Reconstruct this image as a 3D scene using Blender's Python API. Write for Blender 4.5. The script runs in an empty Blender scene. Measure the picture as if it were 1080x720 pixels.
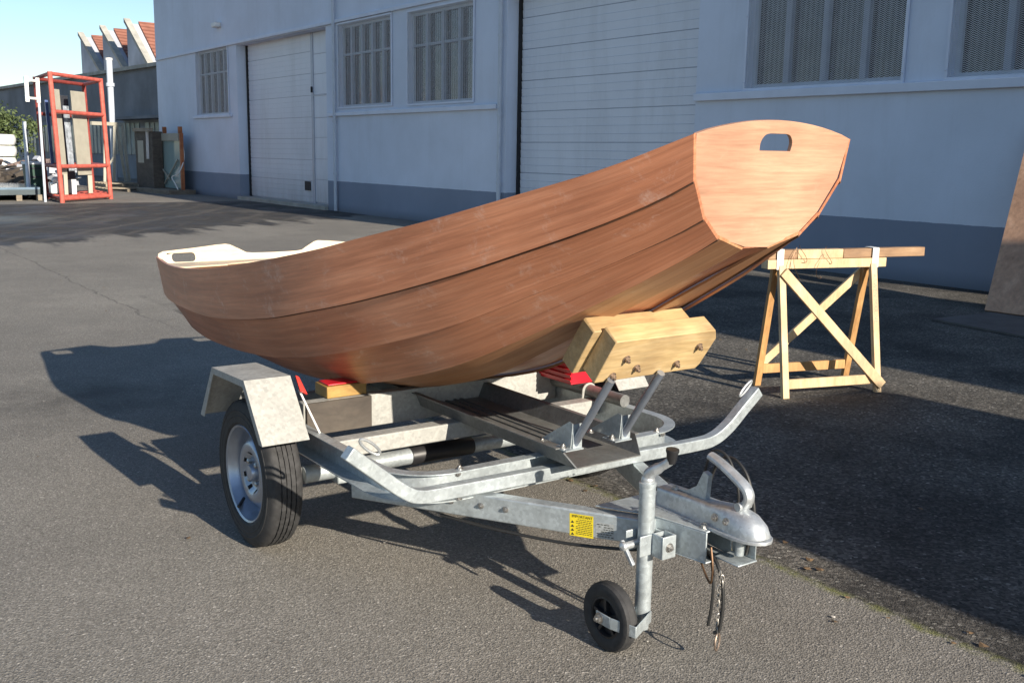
import bpy, bmesh, math, random
from math import sin, cos, radians, pi, sqrt
from mathutils import Vector, Matrix, geometry
random.seed(7)
SC = bpy.context.scene
COL = SC.collection

# ------------------------------------------------------------------ camera model
FPX, CH = 1080.0, 1.47                      # focal length in px of a 1080 wide frame, eye height
_down = Vector((-97.0, 5900.0, FPX)).normalized()
_upc = -_down
_zc = Vector((0, 0, 1.0))
_Y = (_zc - _upc * _zc.dot(_upc)).normalized()
_X = _Y.cross(_upc)
ROWS = (_X, _Y, _upc)                        # world = ROWS . cam (cam: x right, y down, z forward)
def ray(px, py):
    c = Vector((px - 540, py - 360, FPX))
    return Vector([r.dot(c) for r in ROWS])
def gp(px, py, h=0.0):                       # where a photo ray meets a level at height h
    r = ray(px, py); t = (h - CH) / r.z
    return Vector((r.x * t, r.y * t, h))
def hp(px, py, G):                           # height reached above ground point G
    r = ray(px, py); d = math.hypot(G.x, G.y) / math.hypot(r.x, r.y)
    return CH + r.z * d

cam_d = bpy.data.cameras.new('camera'); cam = bpy.data.objects.new('camera', cam_d); COL.objects.link(cam)
cam_d.sensor_width = 36; cam_d.lens = 36 * FPX / 1080; cam_d.clip_end = 2000; cam_d.clip_start = 0.05
cx = Vector([r.x for r in ROWS]); cyd = Vector([r.y for r in ROWS]); cz = Vector([r.z for r in ROWS])
cam.matrix_world = Matrix(((cx.x, -cyd.x, -cz.x, 0), (cx.y, -cyd.y, -cz.y, 0), (cx.z, -cyd.z, -cz.z, CH), (0, 0, 0, 1)))
SC.camera = cam

# ------------------------------------------------------------------ the yard frame: u towards the hitch, v towards the left, w up
AZ = radians(35.5)
F = Vector((sin(AZ), -cos(AZ), 0)); L = Vector((-cos(AZ), -sin(AZ), 0))
ORG = Vector((-0.311, 4.156, 0))
ROT = math.atan2(F.y, F.x)
def W(u, v, w=0): return ORG + F * u + L * v + Vector((0, 0, w))
def toloc(P):
    q = Vector(P) - ORG
    return Vector((q.dot(F), q.dot(L), q.z))

# ------------------------------------------------------------------ materials
MAT = {}
def nodes(name):
    m = bpy.data.materials.new(name); m.use_nodes = True
    nt = m.node_tree; b = nt.nodes['Principled BSDF']
    MAT[name] = m
    return m, nt, b
def N(nt, typ, **kw):
    n = nt.nodes.new(typ)
    for k, v in kw.items():
        if k in n.inputs.keys() if isinstance(k, str) else False: n.inputs[k].default_value = v
        else: setattr(n, k, v)
    return n
def coords(nt, scale=(1, 1, 1), rot=(0, 0, 0), loc=(0, 0, 0)):
    tc = nt.nodes.new('ShaderNodeTexCoord'); mp = nt.nodes.new('ShaderNodeMapping')
    mp.inputs['Scale'].default_value = scale; mp.inputs['Rotation'].default_value = rot; mp.inputs['Location'].default_value = loc
    if any(rot):
        m0 = nt.nodes.new('ShaderNodeMapping'); m0.inputs['Rotation'].default_value = rot; mp.inputs['Rotation'].default_value = (0, 0, 0)
        nt.links.new(tc.outputs['Object'], m0.inputs['Vector']); nt.links.new(m0.outputs[0], mp.inputs['Vector'])
    else: nt.links.new(tc.outputs['Object'], mp.inputs['Vector'])
    return mp.outputs[0]
def noise(nt, vec, scale, detail=4, rough=0.55, dist=0.0):
    n = nt.nodes.new('ShaderNodeTexNoise'); n.inputs['Scale'].default_value = scale; n.inputs['Detail'].default_value = detail
    n.inputs['Roughness'].default_value = rough; n.inputs['Distortion'].default_value = dist
    nt.links.new(vec, n.inputs['Vector']); return n.outputs['Fac']
def ramp(nt, fac, stops, interp='LINEAR'):
    r = nt.nodes.new('ShaderNodeValToRGB'); r.color_ramp.interpolation = interp
    el = r.color_ramp.elements
    while len(el) < len(stops): el.new(0.5)
    for e, (p, c) in zip(el, stops):
        e.position = p; e.color = (*c, 1) if len(c) == 3 else c
    nt.links.new(fac, r.inputs[0]); return r.outputs[0]
def mix(nt, fac, a, b, mode='MIX'):
    m = nt.nodes.new('ShaderNodeMix'); m.data_type = 'RGBA'; m.blend_type = mode
    for s, val in ((m.inputs[0], fac), (m.inputs[6], a), (m.inputs[7], b)):
        if hasattr(val, 'links') or hasattr(val, 'is_linked'): nt.links.new(val, s)
        else: s.default_value = val if not isinstance(val, tuple) or len(val) == 4 else (*val, 1)
    return m.outputs[2]
def math_(nt, op, a, b=None, clamp=False):
    m = nt.nodes.new('ShaderNodeMath'); m.operation = op; m.use_clamp = clamp
    for s, val in ((m.inputs[0], a), (m.inputs[1], b)):
        if val is None: continue
        if hasattr(val, 'is_linked'): nt.links.new(val, s)
        else: s.default_value = val
    return m.outputs[0]
def bump(nt, b, h, strength=0.3, dist=0.01):
    n = nt.nodes.new('ShaderNodeBump'); n.inputs['Strength'].default_value = strength; n.inputs['Distance'].default_value = dist
    nt.links.new(h, n.inputs['Height']); nt.links.new(n.outputs[0], b.inputs['Normal'])
def simple(name, col, rough=0.5, metal=0.0, var=0.15, vs=8.0, bmp=0.0, bs=60.0, spec=None):
    m, nt, b = nodes(name)
    v = coords(nt)
    f = noise(nt, v, vs, 5, 0.6)
    lo = tuple(c * (1 - var) for c in col); hi = tuple(min(1, c * (1 + var)) for c in col)
    nt.links.new(ramp(nt, f, [(0.3, lo), (0.7, hi)]), b.inputs['Base Color'])
    b.inputs['Roughness'].default_value = rough; b.inputs['Metallic'].default_value = metal
    if spec is not None: b.inputs['Specular IOR Level'].default_value = spec
    if bmp: bump(nt, b, noise(nt, v, bs, 4), bmp, 0.002)
    return m
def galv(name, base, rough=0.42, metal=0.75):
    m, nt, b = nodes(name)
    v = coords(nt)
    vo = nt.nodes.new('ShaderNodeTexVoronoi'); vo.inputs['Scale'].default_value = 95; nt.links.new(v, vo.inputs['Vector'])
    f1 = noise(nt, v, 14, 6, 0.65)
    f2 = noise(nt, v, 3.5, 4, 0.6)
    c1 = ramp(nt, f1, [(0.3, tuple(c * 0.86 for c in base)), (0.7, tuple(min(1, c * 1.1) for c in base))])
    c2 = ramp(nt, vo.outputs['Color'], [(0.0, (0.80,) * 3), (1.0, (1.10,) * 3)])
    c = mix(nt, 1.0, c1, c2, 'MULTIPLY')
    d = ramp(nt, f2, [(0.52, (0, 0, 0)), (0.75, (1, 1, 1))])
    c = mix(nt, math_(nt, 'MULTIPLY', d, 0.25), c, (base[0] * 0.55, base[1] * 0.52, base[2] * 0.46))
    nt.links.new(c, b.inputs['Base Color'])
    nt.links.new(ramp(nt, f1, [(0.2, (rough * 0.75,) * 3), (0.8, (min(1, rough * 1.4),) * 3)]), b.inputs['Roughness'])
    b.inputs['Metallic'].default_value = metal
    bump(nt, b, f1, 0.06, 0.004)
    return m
galv('galvanised', (0.46, 0.51, 0.53), 0.40, 0.5)
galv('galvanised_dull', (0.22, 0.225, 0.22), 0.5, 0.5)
galv('galvanised_pale', (0.38, 0.38, 0.355), 0.62, 0.15)
galv('zinc', (0.52, 0.55, 0.57), 0.42, 0.65)
simple('steel_bolt', (0.45, 0.44, 0.42), 0.35, 0.9, 0.2, 80)
simple('rusty_bolt', (0.30, 0.23, 0.18), 0.5, 0.7, 0.5, 120)
simple('rubber', (0.028, 0.028, 0.029), 0.75, 0, 0.35, 40, 0.3, 90)
simple('black_plastic', (0.018, 0.018, 0.02), 0.45, 0, 0.2, 30)
simple('cable_black', (0.02, 0.02, 0.02), 0.5, 0, 0.1)
simple('rim_silver', (0.34, 0.38, 0.45), 0.35, 0.75, 0.15, 12)
simple('drum_rust', (0.16, 0.07, 0.035), 0.8, 0.2, 0.5, 40, 0.3, 80)
simple('red_plastic', (0.55, 0.012, 0.025), 0.35, 0, 0.1, 10)
simple('reflector_red', (0.75, 0.06, 0.05), 0.3, 0, 0.1, 50)
simple('white_paint', (0.72, 0.72, 0.70), 0.5, 0, 0.08, 10)
simple('white_pipe', (0.50, 0.55, 0.62), 0.5, 0, 0.08, 4)
simple('sticker_yellow', (0.70, 0.55, 0.02), 0.5, 0, 0.12, 60)
simple('sticker_grey', (0.36, 0.38, 0.38), 0.45, 0.2, 0.25, 140)
simple('lap_shadow_brown', (0.11, 0.052, 0.028), 0.7, 0, 0.4, 20)
simple('ink', (0.03, 0.03, 0.02), 0.6, 0, 0.1)
simple('ink_faded', (0.34, 0.27, 0.20), 0.8, 0, 0.3, 150)
simple('copper_wire', (0.12, 0.07, 0.04), 0.4, 0.7, 0.1)
simple('chain_steel', (0.38, 0.36, 0.33), 0.45, 0.8, 0.3, 100)
simple('shade_black', (0.01, 0.01, 0.012), 0.8)

def wood(name, cols, grain=(1.2, 30, 30), rough=0.6, knots=0.0, scuff=0.0, scuffcol=(0.5, 0.42, 0.36), bmp=0.1, rot=(0, 0, 0), big=1.2, coat=0.0, warp=1.2, uv=False):
    m, nt, b = nodes(name)
    v = coords(nt, grain, rot); vo = coords(nt)
    if uv:
        tcu = nt.nodes.new('ShaderNodeTexCoord'); mpu = nt.nodes.new('ShaderNodeMapping'); mpu.inputs['Scale'].default_value = grain
        nt.links.new(tcu.outputs['UV'], mpu.inputs['Vector']); v = mpu.outputs[0]
    oi = nt.nodes.new('ShaderNodeObjectInfo'); va = nt.nodes.new('ShaderNodeVectorMath'); va.operation = 'ADD'
    cb = nt.nodes.new('ShaderNodeCombineXYZ')
    for k_, q_ in enumerate((37.0, 91.0, 53.0)): nt.links.new(math_(nt, 'MULTIPLY', oi.outputs['Random'], q_), cb.inputs[k_])
    nt.links.new(v, va.inputs[0]); nt.links.new(cb.outputs[0], va.inputs[1]); v = va.outputs[0]
    f = noise(nt, v, 1.0, 7, 0.62, warp)
    f2 = noise(nt, v, 4.5, 4, 0.7, 0.3)
    if uv: f2 = noise(nt, v, 3.2, 5, 0.75, 0.1)
    fb = noise(nt, vo, big, 3, 0.5)
    c = ramp(nt, f, [(0.25, cols[0]), (0.5, cols[1]), (0.75, cols[2])])
    fine = ramp(nt, f2, [(0.3, (0.80,) * 3), (0.62, (1.08,) * 3)])
    c = mix(nt, 1.0, c, fine, 'MULTIPLY')
    c = mix(nt, 1.0, c, ramp(nt, oi.outputs['Random'], [(0.0, (0.84, 0.83, 0.82)), (1.0, (1.12, 1.12, 1.12))]), 'MULTIPLY')
    large = ramp(nt, fb, [(0.3, (0.80, 0.76, 0.74)), (0.7, (1.14, 1.14, 1.12))])
    c = mix(nt, 1.0, c, large, 'MULTIPLY')
    if scuff:
        s1 = noise(nt, coords(nt, (4.0, 6, 6)), 1.5, 9, 0.78, 0.5)
        s = ramp(nt, s1, [(0.55, (0, 0, 0)), (0.70, (1, 1, 1))])
        s2 = noise(nt, vo, 55, 3, 0.6)
        s3 = ramp(nt, s2, [(0.35, (0.15,) * 3), (0.65, (1,) * 3)])
        s = math_(nt, 'MULTIPLY', s, s3); s = math_(nt, 'MULTIPLY', s, scuff)
        c = mix(nt, s, c, scuffcol)
    nt.links.new(c, b.inputs['Base Color'])
    nt.links.new(ramp(nt, f2, [(0.2, (rough * 0.85,) * 3), (0.8, (min(1, rough * 1.15),) * 3)]), b.inputs['Roughness'])
    if coat:
        b.inputs['Coat Weight'].default_value = coat; b.inputs['Coat Roughness'].default_value = 0.35
    bump(nt, b, f2, bmp, 0.002)
    return m
wood('hull_ply', [(0.36, 0.135, 0.068), (0.50, 0.205, 0.108), (0.62, 0.285, 0.165)], (1.5, 40, 1), 0.42, uv=True, scuff=0.55, scuffcol=(0.72, 0.58, 0.50), rot=(0, radians(11), 0), warp=0.25, big=1.6, coat=0.25)
wood('hull_ply_pale', [(0.275, 0.120, 0.056), (0.413, 0.206, 0.103), (0.516, 0.292, 0.163)], (1.5, 36, 1), 0.42, uv=True, scuff=0.3, scuffcol=(0.6, 0.5, 0.4), rot=(0, radians(25), 0), warp=0.35)
wood('transom_ply', [(0.43, 0.24, 0.152), (0.51, 0.295, 0.192), (0.57, 0.345, 0.23)], (10, 1.5, 26), 0.6, scuff=0.15, scuffcol=(0.8, 0.6, 0.45), warp=0.8, big=3)
wood('inner_ply', [(0.550, 0.439, 0.318), (0.619, 0.516, 0.387), (0.671, 0.576, 0.447)], (6, 3, 20), 0.65)
wood('oak_block', [(0.447, 0.310, 0.146), (0.533, 0.387, 0.198), (0.593, 0.456, 0.258)], (22, 2.2, 18), 0.6, warp=1.8, big=6)
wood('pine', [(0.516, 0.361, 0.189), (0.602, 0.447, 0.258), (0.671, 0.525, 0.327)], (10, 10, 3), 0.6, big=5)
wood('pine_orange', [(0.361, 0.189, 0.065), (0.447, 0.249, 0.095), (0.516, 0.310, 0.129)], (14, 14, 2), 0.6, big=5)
wood('old_batten', [(0.224, 0.129, 0.069), (0.310, 0.189, 0.103), (0.387, 0.249, 0.146)], (6, 1.5, 30), 0.7, big=6)
wood('chock_wood', [(0.327, 0.189, 0.052), (0.396, 0.241, 0.069), (0.473, 0.301, 0.103)], (2, 6, 20), 0.6, big=6)
wood('plywood_sheet', [(0.413, 0.228, 0.134), (0.550, 0.325, 0.202), (0.661, 0.409, 0.268)], (5, 6, 1.4), 0.65, scuff=0.5, scuffcol=(0.24, 0.13, 0.09), big=1.6, warp=2.0)
wood('weathered_wood', [(0.172, 0.146, 0.112), (0.258, 0.224, 0.172), (0.327, 0.284, 0.224)], (3, 3, 12), 0.8, big=3)
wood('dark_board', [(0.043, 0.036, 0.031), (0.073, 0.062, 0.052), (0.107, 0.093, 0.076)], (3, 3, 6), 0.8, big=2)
wood('orange_wood', [(0.344, 0.103, 0.034), (0.430, 0.146, 0.052), (0.499, 0.206, 0.086)], (3, 3, 10), 0.7, big=3)

def paint_wall(name, top, band, zband):
    m, nt, b = nodes(name)
    v = coords(nt)
    sx = nt.nodes.new('ShaderNodeSeparateXYZ'); nt.links.new(v, sx.inputs[0])
    f = noise(nt, v, 0.7, 5, 0.6); ff = noise(nt, v, 38, 4, 0.6)
    ed = math_(nt, 'ADD', sx.outputs['Z'], math_(nt, 'MULTIPLY', noise(nt, v, 6, 4, 0.6), 0.022))
    t = math_(nt, 'GREATER_THAN', ed, zband)
    c = mix(nt, t, band, top)
    dirt = ramp(nt, f, [(0.3, (0.90, 0.90, 0.89)), (0.7, (1.05, 1.05, 1.05))])
    c = mix(nt, 1.0, c, dirt, 'MULTIPLY')
    # rain streaks and splash grime near the ground
    st = noise(nt, coords(nt, (1.8, 1.8, 0.16)), 1.0, 7, 0.75, 0.4)
    c = mix(nt, math_(nt, 'MULTIPLY', ramp(nt, st, [(0.52, (0, 0, 0)), (0.85, (1, 1, 1))]), 0.22), c, (0.30, 0.32, 0.34))
    gr = math_(nt, 'SUBTRACT', 1.0, math_(nt, 'MULTIPLY', sx.outputs['Z'], 5.0), True)
    c = mix(nt, math_(nt, 'MULTIPLY', gr, math_(nt, 'MULTIPLY', f, 0.9)), c, (0.06, 0.06, 0.055))
    nt.links.new(c, b.inputs['Base Color']); b.inputs['Roughness'].default_value = 0.8
    bump(nt, b, ff, 0.35, 0.006)
    return m
paint_wall('facade_paint', (0.64, 0.70, 0.81), (0.225, 0.265, 0.345), 0.75)
simple('trim_paint', (0.65, 0.70, 0.80), 0.7, 0, 0.06, 3)
m, nt, b = nodes('door_panel'); v = coords(nt); sx = nt.nodes.new('ShaderNodeSeparateXYZ'); nt.links.new(v, sx.inputs[0])
st_ = noise(nt, coords(nt, (1.6, 1.6, 0.25)), 1.2, 7, 0.75, 0.3); fz = math_(nt, 'SUBTRACT', 1.0, math_(nt, 'MULTIPLY', sx.outputs['Z'], 1.1), True)
cdr = ramp(nt, noise(nt, v, 0.9, 5), [(0.3, (0.66, 0.70, 0.77)), (0.7, (0.72, 0.76, 0.83))])
cdr = mix(nt, math_(nt, 'MULTIPLY', ramp(nt, st_, [(0.48, (0, 0, 0)), (0.75, (1, 1, 1))]), 0.25), cdr, (0.33, 0.34, 0.34))
cdr = mix(nt, math_(nt, 'MULTIPLY', fz, math_(nt, 'MULTIPLY', st_, 0.8)), cdr, (0.16, 0.13, 0.10))
nt.links.new(cdr, b.inputs['Base Color']); b.inputs['Roughness'].default_value = 0.5
simple('door_frame', (0.40, 0.43, 0.50), 0.5, 0.2, 0.1, 3)
simple('window_bar', (0.30, 0.34, 0.41), 0.5, 0, 0.1, 5)
simple('grille_metal', (0.62, 0.66, 0.72), 0.5, 0.1, 0.1, 5)
simple('gasket', (0.012, 0.012, 0.014), 0.7)
m, nt, b = nodes('window_glass'); b.inputs['Base Color'].default_value = (0.035, 0.04, 0.05, 1); b.inputs['Roughness'].default_value = 0.12; b.inputs['Specular IOR Level'].default_value = 0.6
f = noise(nt, coords(nt), 1.3, 4); nt.links.new(ramp(nt, f, [(0.3, (0.012, 0.014, 0.018)), (0.7, (0.045, 0.05, 0.06))]), b.inputs['Base Color'])
m, nt, b = nodes('pale_glass'); b.inputs['Base Color'].default_value = (0.36, 0.48, 0.47, 1); b.inputs['Roughness'].default_value = 0.08
b.inputs['Transmission Weight'].default_value = 0.3; b.inputs['IOR'].default_value = 1.3
simple('factory_upper', (0.17, 0.18, 0.20), 0.8, 0, 0.35, 0.4)
simple('factory_lower', (0.22, 0.24, 0.27), 0.8, 0, 0.3, 0.5)
simple('factory_render', (0.42, 0.44, 0.49), 0.85, 0, 0.25, 0.6)
simple('coping', (0.36, 0.35, 0.31), 0.85, 0, 0.25, 2)
simple('factory_glass', (0.20, 0.24, 0.26), 0.3, 0, 0.5, 1.5)
m, nt, b = nodes('roof_tile'); v = coords(nt, (1, 1, 1))
wv = nt.nodes.new('ShaderNodeTexWave'); wv.inputs['Scale'].default_value = 1.4; wv.inputs['Distortion'].default_value = 1.0; nt.links.new(v, wv.inputs['Vector'])
nt.links.new(mix(nt, 1.0, ramp(nt, wv.outputs['Fac'], [(0.1, (0.20, 0.075, 0.048)), (0.6, (0.30, 0.125, 0.085))]), ramp(nt, noise(nt, v, 2.5, 5), [(0.3, (0.75,) * 3), (0.7, (1.1,) * 3)]), 'MULTIPLY'), b.inputs['Base Color']); b.inputs['Roughness'].default_value = 0.85
simple('rack_red', (0.52, 0.115, 0.085), 0.55, 0.1, 0.3, 6)
simple('rack_dark_red', (0.25, 0.045, 0.035), 0.6, 0.1, 0.3, 6)
simple('panel_beige', (0.36, 0.345, 0.285), 0.7, 0, 0.12, 3)
simple('panel_dark', (0.045, 0.05, 0.06), 0.35, 0, 0.3, 3)
simple('plastic_wrap', (0.38, 0.42, 0.48), 0.18, 0.1, 0.6, 7)
simple('blue_film', (0.14, 0.20, 0.42), 0.35, 0, 0.2, 4)
simple('sheet_blue', (0.20, 0.28, 0.36), 0.12, 0.3, 0.15, 2)
simple('sheet_dark', (0.06, 0.08, 0.09), 0.4, 0.1, 0.2, 2)
simple('bin_green', (0.018, 0.06, 0.042), 0.5, 0, 0.2, 3)
simple('bin_dark', (0.015, 0.02, 0.03), 0.6, 0, 0.2, 3)
simple('white_bag', (0.72, 0.72, 0.70), 0.6, 0, 0.15, 4)
simple('rope_white', (0.72, 0.71, 0.66), 0.7, 0, 0.1, 30)
simple('bark', (0.09, 0.065, 0.045), 0.9, 0, 0.3, 8)
simple('leaf_green', (0.075, 0.105, 0.035), 0.7, 0, 0.5, 2.5)
simple('leaf_dark', (0.035, 0.06, 0.022), 0.7, 0, 0.4, 2.5)
simple('caster_wall', (0.35, 0.34, 0.32), 0.7, 0, 0.1, 1)
simple('caster_roof', (0.10, 0.10, 0.11), 0.7, 0, 0.1, 1)
simple('scrap_mix', (0.22, 0.16, 0.14), 0.7, 0.1, 0.8, 5)
m, nt, b = nodes('ground_plate'); v = coords(nt)
nt.links.new(ramp(nt, noise(nt, v, 3, 7, 0.7), [(0.3, (0.06, 0.056, 0.054)), (0.7, (0.12, 0.112, 0.105))]), b.inputs['Base Color']); b.inputs['Roughness'].default_value = 0.75

# asphalt: object coords = (u, -v)
m, nt, b = nodes('asphalt'); v = coords(nt)
sx = nt.nodes.new('ShaderNodeSeparateXYZ'); nt.links.new(v, sx.inputs[0])
U_, V_ = sx.outputs['X'], sx.outputs['Y']
n_big = noise(nt, v, 0.35, 6, 0.62); n_mid = noise(nt, v, 2.2, 6, 0.65); n_f = noise(nt, v, 95, 4, 0.7); n_w = noise(nt, v, 0.9, 5, 0.6)
vor = nt.nodes.new('ShaderNodeTexVoronoi'); vor.inputs['Scale'].default_value = 170; nt.links.new(v, vor.inputs['Vector'])
vor2 = nt.nodes.new('ShaderNodeTexVoronoi'); vor2.inputs['Scale'].default_value = 85; nt.links.new(v, vor2.inputs['Vector'])
stone = ramp(nt, vor.outputs['Color'], [(0.0, (0.123, 0.115, 0.102)), (0.5, (0.209, 0.196, 0.174)), (0.85, (0.285, 0.268, 0.240)), (1.0, (0.522, 0.494, 0.454))])
stone = mix(nt, 1.0, stone, ramp(nt, n_f, [(0.3, (0.72,) * 3), (0.7, (1.2,) * 3)]), 'MULTIPLY')
stone = mix(nt, 1.0, stone, ramp(nt, n_big, [(0.32, (0.82, 0.81, 0.80)), (0.66, (1.14, 1.13, 1.10))]), 'MULTIPLY')
stone = mix(nt, 1.0, stone, ramp(nt, n_mid, [(0.3, (0.90,) * 3), (0.7, (1.07,) * 3)]), 'MULTIPLY')
old = ramp(nt, vor2.outputs['Color'], [(0.0, (0.022, 0.021, 0.018)), (0.5, (0.066, 0.061, 0.054)), (0.85, (0.132, 0.123, 0.110)), (1.0, (0.334, 0.322, 0.290))])
old = mix(nt, 1.0, old, ramp(nt, n_w, [(0.38, (0.6,) * 3), (0.60, (1.5, 1.48, 1.42))]), 'MULTIPLY')
# joint at v = -0.7 (Y = +0.7); old surface beyond it only for u > -7
jt = math_(nt, 'SUBTRACT', V_, 0.70); jt = math_(nt, 'ADD', jt, math_(nt, 'MULTIPLY', math_(nt, 'SUBTRACT', n_mid, 0.5), 0.05))
isold = math_(nt, 'MULTIPLY', math_(nt, 'MULTIPLY', jt, 60.0, True), 1.0)
ulim = math_(nt, 'MULTIPLY', math_(nt, 'ADD', math_(nt, 'ADD', U_, 6.5), math_(nt, 'MULTIPLY', math_(nt, 'SUBTRACT', n_w, 0.5), 6.0)), 0.8, True)
isold = math_(nt, 'MULTIPLY', isold, ulim)
c = mix(nt, isold, stone, old)
# moss along the joint
d = math_(nt, 'ABSOLUTE', jt); mo = math_(nt, 'SUBTRACT', 1.0, math_(nt, 'MULTIPLY', d, 26.0), True)
mo = math_(nt, 'MULTIPLY', mo, ramp(nt, noise(nt, v, 14, 5, 0.7), [(0.40, (0, 0, 0)), (0.62, (1, 1, 1))]))
mo = math_(nt, 'MULTIPLY', mo, math_(nt, 'MULTIPLY', math_(nt, 'ADD', U_, 3.0), 1.0, True))
c = mix(nt, math_(nt, 'MULTIPLY', mo, 0.9), c, (0.13, 0.14, 0.025))
# dark worn asphalt at the back of the yard
q = math_(nt, 'ADD', U_, math_(nt, 'MULTIPLY', V_, 0.62))        # boundary u = -11.8 - .62*(-v)
q = math_(nt, 'ADD', q, 12.3); q = math_(nt, 'ADD', q, math_(nt, 'MULTIPLY', math_(nt, 'SUBTRACT', n_big, 0.5), 5.0))
q = math_(nt, 'ADD', q, math_(nt, 'MULTIPLY', math_(nt, 'SUBTRACT', noise(nt, coords(nt, (0.5, 2.5, 1)), 0.8, 4), 0.5), 4.5))
dk = math_(nt, 'MULTIPLY', math_(nt, 'MULTIPLY', q, -1.0), 1.6, True)
lim = math_(nt, 'MULTIPLY', math_(nt, 'ADD', U_, 25.5), 2.0, True); dk = math_(nt, 'MULTIPLY', dk, lim)
dcol = ramp(nt, noise(nt, v, 1.6, 7, 0.7), [(0.3, (0.024, 0.023, 0.024)), (0.55, (0.044, 0.040, 0.036)), (0.75, (0.080, 0.069, 0.056))])
trk = ramp(nt, noise(nt, coords(nt, (0.35, 2.2, 1), (0, 0, radians(32))), 0.9, 6, 0.65, 0.4), [(0.50, (0, 0, 0)), (0.62, (1, 1, 1))])
dcol = mix(nt, math_(nt, 'MULTIPLY', trk, 0.5), dcol, (0.13, 0.115, 0.095))
c = mix(nt, math_(nt, 'MULTIPLY', dk, 0.92), c, dcol)
sp = nt.nodes.new('ShaderNodeVectorMath'); sp.operation = 'DISTANCE'; nt.links.new(v, sp.inputs[0]); sp.inputs[1].default_value = (-19.5, 1.2, 0)
pt = math_(nt, 'SUBTRACT', 1.7, sp.outputs['Value']); pt = math_(nt, 'ADD', pt, math_(nt, 'MULTIPLY', math_(nt, 'SUBTRACT', noise(nt, v, 1.8, 7, 0.7), 0.5), 3.5), False); pt = math_(nt, 'MULTIPLY', pt, 0.7, True)
c = mix(nt, math_(nt, 'MULTIPLY', pt, 0.45), c, (0.24, 0.26, 0.24))
# oil stain left of the trailer
sd = nt.nodes.new('ShaderNodeVectorMath'); sd.operation = 'DISTANCE'; nt.links.new(v, sd.inputs[0]); sd.inputs[1].default_value = (-2.75, -0.82, 0)
st = math_(nt, 'SUBTRACT', 0.75, sd.outputs['Value']); st = math_(nt, 'ADD', st, math_(nt, 'MULTIPLY', math_(nt, 'SUBTRACT', noise(nt, v, 4, 6, 0.7), 0.55), 1.6)); st = math_(nt, 'MULTIPLY', st, 1.4, True)
c = mix(nt, math_(nt, 'MULTIPLY', st, 0.6), c, (0.045, 0.042, 0.038))
# long thin crack (v = .4 .. ) and leaf litter specks
ck = math_(nt, 'ADD', V_, math_(nt, 'MULTIPLY', math_(nt, 'SUBTRACT', noise(nt, v, 1.1, 6, 0.7), 0.5), 0.35)); ck = math_(nt, 'ABSOLUTE', math_(nt, 'SUBTRACT', ck, 0.42))
ck = math_(nt, 'SUBTRACT', 1.0, math_(nt, 'MULTIPLY', ck, 70.0), True); ck = math_(nt, 'MULTIPLY', ck, math_(nt, 'MULTIPLY', math_(nt, 'ADD', U_, 4.5), -0.8, True))
c = mix(nt, math_(nt, 'MULTIPLY', ck, 0.6), c, (0.035, 0.033, 0.03))
nt.links.new(c, b.inputs['Base Color'])
rg = mix(nt, dk, (0.85, 0.85, 0.85), ramp(nt, n_w, [(0.35, (0.5,) * 3), (0.6, (0.8,) * 3)]))
nt.links.new(rg, b.inputs['Roughness']); b.inputs['Specular IOR Level'].default_value = 0.3
hh = math_(nt, 'ADD', vor.outputs['Distance'], math_(nt, 'MULTIPLY', n_f, 0.6))
bump(nt, b, hh, 0.6, 0.004)

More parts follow.
